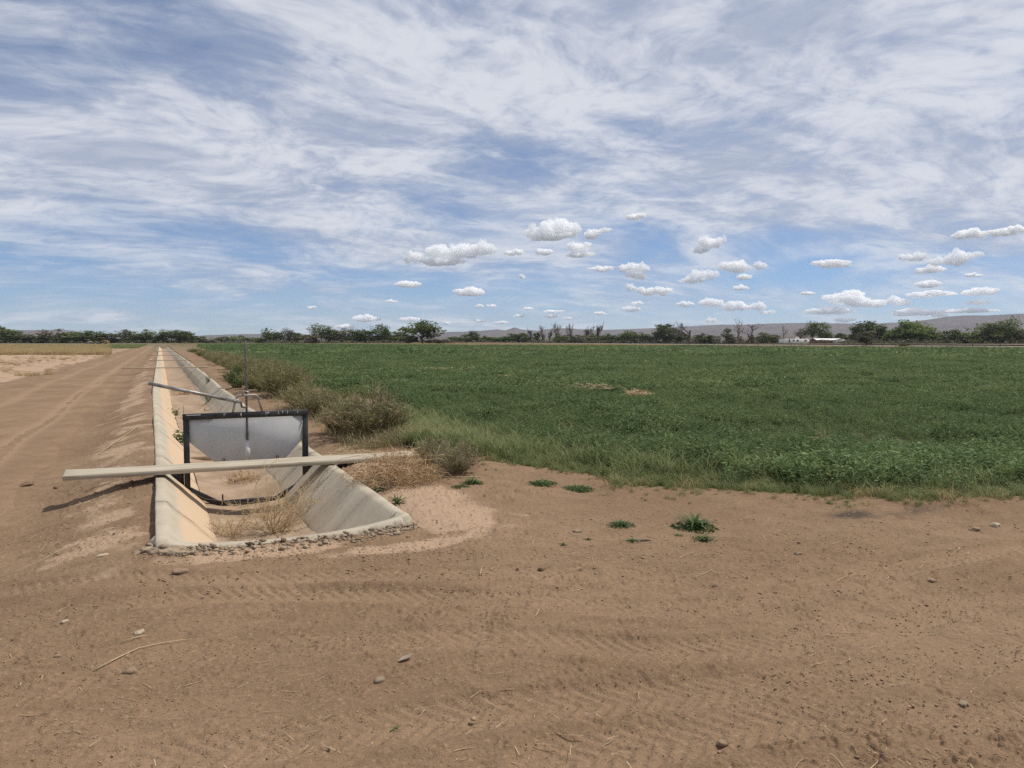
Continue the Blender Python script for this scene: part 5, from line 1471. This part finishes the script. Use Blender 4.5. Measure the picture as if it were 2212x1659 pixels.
for q in range(110):
    s = -60 + q * 4.4 * (1 + .012 * q) + trng.uniform(-.6, .6); h = 1.15 * trng.uniform(.8, 1.2)
    if s > 640: break
    kx = q % 5
    if kx not in pm:
        mb = MB(); ln = trng.normal(0, .05, 2); mb.tube([(0, 0, -.2), (ln[0] * .5, ln[1] * .5, .6), (ln[0], ln[1], 1.0)], [.08, .075, .065], 6); pm[kx] = mb.mesh('post'); pm[kx].materials.append(M['post'])
    p = rd_ * s; link('post', pm[kx], None, fence, (p[0], p[1], 0), None, (1, 1, h))
for hz in (.35, .65, .95):
    mb = MB(); mb.beam((*(-rd_ * 62), hz), (*(rd_ * 640), hz), .02, .02); mb.build('wire', M['post'], fence)
# dry verge between field and fence
g = np.random.default_rng(311); n = 7000
s = g.uniform(-120, 700, n); off = 33 + g.uniform(0, 14, n) * (0.5 + 0.5 * np.clip(s / 300, 0, 3)); P = RA[None] + rd_[None] * s[:, None] + rn[None] * off[:, None]
mk = ~in_field(P[:, 0], P[:, 1])
P = P[mk]
scatter('dry_verge', np.column_stack([P, np.zeros(len(P))]), g.uniform(0, 6.28, len(P)), g.uniform(.5, 1.5, len(P)), g.integers(0, 4, len(P)), dg, M['dry_grass'], 'dry tan verge between the field and the railway fence')
n = 5000; px = g.uniform(-100, 1900, n); D = g.uniform(262, 440, n)
P = np.array([far(a * K, d) for a, d in zip(px, D)]); mk = (~in_field(P[:, 0], P[:, 1])) & (P[:, 0] > 3) & (np.hypot(P[:, 0], P[:, 1]) < 460); P = P[mk]
scatter('far_dry_grass', np.column_stack([P, np.zeros(len(P))]), g.uniform(0, 6.28, len(P)), g.uniform(.4, 1.2, len(P)), g.integers(0, 4, len(P)), dg, M['dry_grass'], 'thin dry grass beyond the far edge of the field')

# ------------------------------------------------------------------ white house and vehicles beyond the rails
M['white'] = simple('white_siding', (0.82, 0.82, 0.80), (0.74, 0.73, 0.70), .8, 0.7)
M['white_roof'] = simple('white_metal_roof', (0.78, 0.78, 0.77), (0.66, 0.65, 0.63), .6, 0.5)
M['brown_wall'] = simple('brown_boards', (0.24, 0.17, 0.115), (0.15, 0.105, 0.075), .8, 0.9)
M['pale_wall'] = simple('pale_grey_wall', (0.52, 0.52, 0.51), (0.42, 0.42, 0.41), .8, 0.85)
M['dark_glass'] = simple('window_glass', (0.025, 0.03, 0.035), (0.05, 0.055, 0.06), 1, 0.15, spec=0.5)
M['yellow'] = simple('yellow_paint', (0.46, 0.30, 0.045), (0.30, 0.19, 0.04), 1.5, 0.6)
M['tyre'] = simple('tyre_rubber', (0.02, 0.02, 0.02), (0.035, 0.032, 0.03), 6, 0.9)
M['cream'] = simple('cream_paint', (0.62, 0.56, 0.42), (0.5, 0.44, 0.33), .9, 0.6)
PX = 450 / 2250.0                                   # metres per photo pixel there
def house_frame(px, D, rz=0.0):
    x, y = far(px * K, D); return (x, y, 0.0), -YAW + rz
loc, rz = house_frame(2296, 455, R(24)); hm = empty('mobile_home', loc, rz); hm.scale = (1.18, 1, 1); tag(hm, 'long white flat-roofed mobile home beyond the railway', 'mobile home')
def pt(root, name, mat, bev=.03, **k):
    mb = MB(); mb.box(k['c'], k['s'], k.get('r')); o = mb.build(name, M[mat], root)
    if bev: bevel(o, bev)
    return o
pt(hm, 'wall', 'white', c=(8.4, 2.2, 1.35), s=(16.8, 4.4, 2.5)); rf = pt(hm, 'roof', 'white_roof', c=(8.4, 2.2, 2.68), s=(17.2, 4.8, .16)); pt(rf, 'chimney', 'white', c=(9.6, 2.4, 3.1), s=(.5, .5, .7))
pt(rf, 'cooler', 'white', c=(11.0, 2.6, 3.0), s=(1.0, 1.0, .55))
dr = pt(hm, 'door', 'dark_glass', c=(3.4, -.02, 1.45), s=(.9, .08, 2.0)); pt(dr, 'frame', 'white', c=(3.4, -.04, 2.5), s=(1.1, .06, .08))
for xx, ww in ((6.2, 1.1), (8.9, 1.3), (14.2, 1.6)):
    wn = pt(hm, 'window', 'dark_glass', c=(xx, -.02, 1.65), s=(ww, .08, 1.0)); pt(wn, 'sill', 'white', c=(xx, -.06, 1.1), s=(ww + .2, .1, .08))
pt(hm, 'skirting', 'pale_wall', c=(8.4, 2.2, .05), s=(16.6, 4.2, .3))
loc, rz = house_frame(2392, 446, R(14)); hs = empty('house', loc, rz); hs.scale = (1.1, 1, 1); tag(hs, 'low house with white metal roof and pale gable, right of the mobile home', 'house')
pt(hs, 'wall', 'brown_wall', c=(4.8, 3.0, 1.0), s=(9.4, 6.0, 2.0))
mb = MB(); mb.extrude_y([(-.3, 2.0), (10.0, 2.0), (10.0, 2.12), (-.3, 2.12)], -.5, 3.0)
V = np.array([(-.4, -.6, 1.95), (10.2, -.6, 1.95), (10.2, 3.2, 2.95), (-.4, 3.2, 2.95), (-.4, 6.6, 2.0), (10.2, 6.6, 2.0)])
mb = MB(); mb.add(np.concatenate([V, V - np.array([0, 0, .12])]), np.array([(0, 1, 2, 3), (3, 2, 5, 4), (6, 9, 8, 7), (9, 10, 11, 8), (0, 6, 7, 1), (4, 5, 11, 10)])); mb.build('roof', M['white_roof'], hs)
for q, xx in enumerate((.8, 2.2, 3.3, 4.5, 6.2)): pt(hs, 'torn_board', 'brown_wall', c=(xx, -.62, 1.95 + .12 * (q % 3)), s=(1.1 + .3 * (q % 2), .06, .22 + .1 * (q % 2)), r=(0, .12 * (q - 2), 0))
# gable wing towards the viewer
mb = MB(); mb.extrude_y([(9.6, 0), (17.4, 0), (17.4, 1.75), (13.5, 2.75), (9.6, 2.0)], -1.2, 6.0); mb.build('gable_wing', M['pale_wall'], hs)
V = np.array([(9.2, -1.5, 1.98), (13.5, -1.5, 2.92), (17.9, -1.5, 1.72), (9.2, 6.3, 1.98), (13.5, 6.3, 2.92), (17.9, 6.3, 1.72)])
mb = MB(); mb.add(np.concatenate([V, V - np.array([0, 0, .14])]), np.array([(0, 1, 4, 3), (1, 2, 5, 4), (6, 9, 10, 7), (7, 10, 11, 8), (0, 6, 7, 1), (1, 7, 8, 2)])); mb.build('wing_roof', M['white_roof'], hs)
wn = pt(hs, 'window', 'dark_glass', c=(15.9, -1.23, 1.2), s=(.9, .08, .8)); pt(wn, 'sill', 'white', c=(15.9, -1.27, .76), s=(1.1, .1, .07)); pt(hs, 'door', 'white', c=(11.3, -1.23, 1.0), s=(.95, .08, 2.0))

def wheelset(root, xs, y0, y1, r, mat='tyre'):
    for xx in xs:
        for yy in (y0, y1):
            mb = MB(); mb.tube([(xx, yy - .12, r), (xx, yy + .12, r)], r, 14); wv = mb.build('wheel', M[mat], root)
            mb = MB(); mb.tube([(xx, yy - .135, r), (xx, yy + .135, r)], r * .5, 10); mb.build('rim', M['pale_wall'], wv)
def extruded_body(root, name, prof, y0, y1, mat, bev=.08):
    mb = MB(); mb.extrude_y(prof, y0, y1); o = mb.build(name, M[mat], root); bevel(o, bev, 2); return o
loc, rz = house_frame(2500, 440, R(-6)); v = empty('motorhome', loc, rz); tag(v, 'white motorhome with overcab parked right of the house, half hidden by a tree', 'motorhome')
extruded_body(v, 'body', [(0, .6), (4.6, .6), (6.2, .6), (6.3, 1.2), (5.3, 1.45), (5.0, 2.0), (6.0, 2.2), (6.0, 3.0), (5.6, 3.15), (.1, 3.1), (0, 2.9)], 0, 2.3, 'white')
for xx, ww in ((1.0, 1.1), (2.8, 1.0)): pt(v, 'window', 'dark_glass', c=(xx, -.02, 2.05), s=(ww, .06, .7))
pt(v, 'cab_window', 'dark_glass', c=(4.75, -.02, 1.75), s=(.6, .06, .5)); pt(v, 'stripe', 'brown_wall', c=(2.6, -.02, 1.35), s=(5.0, .04, .14), bev=0); wheelset(v, (1.2, 5.3), .12, 2.18, .4)
loc, rz = house_frame(2562, 440, R(-4)); v = empty('camper_van', loc, rz); tag(v, 'cream camper van with dark open side at right of the white motorhome', 'van')
extruded_body(v, 'body', [(0, .5), (6.9, .5), (7.3, 1.3), (6.6, 1.6), (6.2, 2.75), (.2, 2.85), (0, 2.6)], 0, 2.2, 'cream')
for xx, ww in ((1.4, 1.8), (3.8, 2.0)): pt(v, 'window', 'dark_glass', c=(xx, -.02, 1.75), s=(ww, .06, 1.1))
pt(v, 'cab_window', 'dark_glass', c=(5.6, -.02, 2.0), s=(.8, .06, .65)); pt(v, 'awning', 'white_roof', c=(1.6, -1.0, 2.65), s=(3.4, 2.0, .08)); wheelset(v, (1.3, 6.0), .12, 2.08, .38)
loc, rz = house_frame(2618, 430, R(10)); v = empty('parked_car', loc, rz); tag(v, 'small white car parked between the camper van and the green grove', 'car')
extruded_body(v, 'body', [(0, .4), (4.3, .4), (4.4, .9), (3.3, 1.0), (2.7, 1.5), (.9, 1.5), (.2, 1.0), (0, .95)], 0, 1.7, 'white'); pt(v, 'window', 'dark_glass', c=(1.8, -.02, 1.22), s=(1.6, .05, .38)); wheelset(v, (.85, 3.5), .1, 1.6, .32)

# yellow machines by the left treeline
def machine(px, D, s, label, canopy=True, mat='yellow'):
    loc, rz = house_frame(px, D, R(5)); v = empty('tractor', loc, rz); v.scale = (s, s, s); tag(v, label, 'tractor')
    extruded_body(v, 'body', [(0, .7), (4.2, .7), (4.4, 1.1), (4.3, 1.75), (2.4, 1.85), (2.2, 1.35), (.3, 1.3), (0, 1.1)], .35, 1.45, mat, .05)
    pt(v, 'seat', 'tyre', c=(1.1, .9, 1.55), s=(.6, .6, .6)); pt(v, 'blade', mat, c=(4.75, .9, .7), s=(.18, 2.4, .9), r=(0, .2, 0)); pt(v, 'arm', mat, c=(4.3, .9, .75), s=(.9, .25, .2))
    if canopy:
        pt(v, 'canopy', mat, c=(1.2, .9, 3.05), s=(2.6, 1.9, .16))
        for xx in (.15, 2.2):
            for yy in (.15, 1.65): pt(v, 'canopy_post', 'tyre', c=(xx, yy, 2.1), s=(.1, .1, 1.8), bev=0)
    wheelset(v, (.8, 3.6), .15, 1.65, .7)
machine(287, 400, 1.05, 'largest yellow machine with a canopy, right one of three by the left treeline')
machine(269, 405, .78, 'middle yellow machine without canopy by the left treeline', False)
machine(250, 410, .75, 'smaller drab machine with canopy, left one of three by the left treeline', True, 'cream')
# pale snag and fallen wood among the trees behind the rails
x, y = far(2112 * K, 400); mb = MB(); mb.tube([(0, 0, -.2), (.1, 0, 1.6), (.5, 0, 3.6)], [.34, .28, .16], 8); o = mb.build('tree_stump', simple('bleached_wood', (.55, .5, .43), (.42, .37, .3), 2, .9)); o.location = (x, y, 0); tag(o, 'pale bleached stump standing left of the second dead tree', 'stump')

# ------------------------------------------------------------------ fair-weather cumulus: real heaps, each at its own distance and height
_r5 = [(700,455,75,38),(850,420,85,48),(1000,420,90,55),(1140,400,85,55),(880,480,140,28),(1480,295,75,50),(1600,255,100,60),(1700,265,80,55),
 (1580,310,150,35),(1850,300,65,32),(1930,275,40,20),(1760,385,85,42),(1765,435,90,20),(1340,420,60,22),(1540,418,60,22),(1905,527,75,24),
 (1060,675,100,30),(660,625,85,25),(385,848,90,22),(665,852,70,18),(245,900,70,16),(1115,768,28,14),(1190,765,35,13),(2100,785,65,18),
 (2140,752,40,16),(2100,645,35,28),(2170,665,45,24),(2090,520,65,32),(2170,520,60,35),(2130,570,70,28),(1255,873,45,11),(1120,863,40,11),
 (905,878,25,12),(1585,832,45,13),(1595,801,70,10),(1435,785,32,12),(1690,845,30,10),(1390,577,20,16),(1895,815,45,12),(545,735,35,12),
 (25,777,30,12),(1375,830,40,11),(2130,185,60,22)]
_r6 = [(360,330,75,38),(430,305,35,25),(310,365,50,22),(300,520,60,40),(260,548,80,20),(380,510,40,35),(510,465,90,38),(660,462,42,28),
 (560,525,50,20),(1070,445,100,26),(1530,412,55,24),(1600,405,45,28),(1710,432,65,25),(1820,420,75,45),(1920,395,50,22),
 (1660,483,75,24),(1900,275,95,28),(2100,258,100,22),(1650,570,75,20),(1660,625,130,20),(1950,612,100,24),(1935,677,60,16),(1918,515,45,12),
 (1130,650,110,30),(1200,625,70,22),(1290,680,130,25),(1470,670,65,30),(1060,725,140,20),(545,588,48,17),(365,680,80,30),(220,688,50,16),
 (520,700,80,26),(650,700,45,28),(700,735,50,14),(55,610,80,26),(935,623,45,12),(1570,735,120,20),(1715,750,40,16),(1880,725,130,14),
 (1160,780,60,14),(370,780,35,18)]
K = 2212 / 3000
PUFFS = [((900 + a / 2.212) * K, (550 + b / 2.212) * K, c / 2.212 * K, d / 2.212 * K) for a, b, c, d in _r5] + \
        [((1900 + a / 2.011) * K, (550 + b / 2.011) * K, c / 2.011 * K, d / 2.011 * K) for a, b, c, d in _r6]


def cloud_mat(dens):
    m = bpy.data.materials.new('cloud'); m.use_nodes = True
    t = NT(m.node_tree); t.n.clear(); out = t.add('ShaderNodeOutputMaterial')
    d = t.add('ShaderNodeVolumePrincipled')
    d.inputs['Color'].default_value = (0.999, 0.999, 0.999, 1); d.inputs['Density'].default_value = dens; d.inputs['Anisotropy'].default_value = 0.0
    t.l.new(d.outputs[0], out.inputs['Volume'])
    m.cycles.homogeneous_volume = True
    return m
ICO3 = ICOS[3]
CLOUD_OD = 2.3
# puffs that touch make one cloud
_left = list(PUFFS); _groups = []
while _left:
    g = [_left.pop(0)]; ch = True
    while ch:
        ch = False
        for p in list(_left):
            if any(abs(p[0] - q[0]) < (p[2] + q[2]) * 0.85 and abs(p[1] - q[1]) < (p[3] + q[3]) * 0.9 for q in g):
                g.append(p); _left.remove(p); ch = True
    _groups.append(g)
# the belt of small clouds goes on to both sides of the view
for gi, g in enumerate(_groups):
    cxm = sum(p[0] for p in g) / len(g); cym = max(p[1] + p[3] for p in g)
    A, E = azel(cxm, cym)
    D = min(1500 / math.tan(R(max(E, 2.2))), 30000)
    dirx, diry = math.sin(R(A)), math.cos(R(A))
    base = CAMZ + D * math.tan(R(E))
    mb = MB()
    crng = np.random.default_rng(100 + gi)
    for (px, py, rx, ry) in g:
        kk = math.cos(math.atan((px - CX) / FPX))
        a2, e2 = azel(px, py)
        lat = D * math.tan(R(a2 - A)); hz = CAMZ + D * math.tan(R(e2))
        w = rx / FPX * D * kk; h = ry / FPX * D
        nsub = 7 if rx > 25 else (5 if rx > 12 else 4)
        for k in range(nsub):
            f = (k + 0.5) / nsub * 2 - 1
            sw = w * (0.42 if nsub > 4 else 0.5) * crng.uniform(0.7, 1.2)
            sh = h * crng.uniform(0.65, 1.05) * math.sqrt(max(0.25, 1 - f * f * 0.8))
            c = np.array([lat + f * w * 0.75, crng.uniform(-0.35, 0.35) * w, hz + crng.uniform(-0.25, 0.25) * h])
            V, F = ICO3; V = V.copy()
            P = V * 1.0 + crng.uniform(0, 50, 3)
            dsp = 1 + 0.45 * n3(P, 1.7, gi) + 0.38 * n3(P, 3.9, gi + 3) + 0.30 * n3(P, 8.3, gi + 7)
            V = V * dsp[:, None] * np.array([sw, sw * 0.9, sh]) + c
            # flat condensation level
            lim = base + (0.05 + 0.1 * n3(V / w, 3.0, gi)) * h
            V[:, 2] = np.where(V[:, 2] < lim, lim + (V[:, 2] - lim) * 0.22, V[:, 2])
            mb.add(V * 1.0, F)
    # into the world: local x across the line of sight, local y along it
    off = np.array([0, 0, base])
    mb.v = [v - off for v in mb.v]
    hm = max(p[3] for p in g) / FPX * D
    o = mb.build('cloud', cloud_mat(CLOUD_OD / hm), None, True)
    rm = o.modifiers.new('remesh', 'REMESH'); rm.mode = 'VOXEL'; rm.voxel_size = hm / 14
    o.location = (D * dirx, D * diry, base); o.rotation_euler = (0, 0, -R(A))
    o['kind'] = 'structure'

# ------------------------------------------------------------------ the air itself
mb = MB(); mb.box((0, 0, 0), (21000, 21000, 1))
V = mb.v[0]; V[:, 2] = np.where(V[:, 2] > 0, 380.0, -2.6)
hz = MB(); hz.add(V, mb.f[0])
m = bpy.data.materials.new('haze'); m.use_nodes = True
t = NT(m.node_tree); t.n.clear(); out = t.add('ShaderNodeOutputMaterial')
vp = t.add('ShaderNodeVolumePrincipled'); vp.inputs['Color'].default_value = (0.78, 0.86, 1.0, 1); vp.inputs['Density'].default_value = HAZE_D; vp.inputs['Anisotropy'].default_value = 0.2
t.l.new(vp.outputs[0], out.inputs['Volume']); m.cycles.homogeneous_volume = True
o = hz.build('haze', m); kind(o, 'stuff'); o['label'] = 'thin blue haze of the distance'
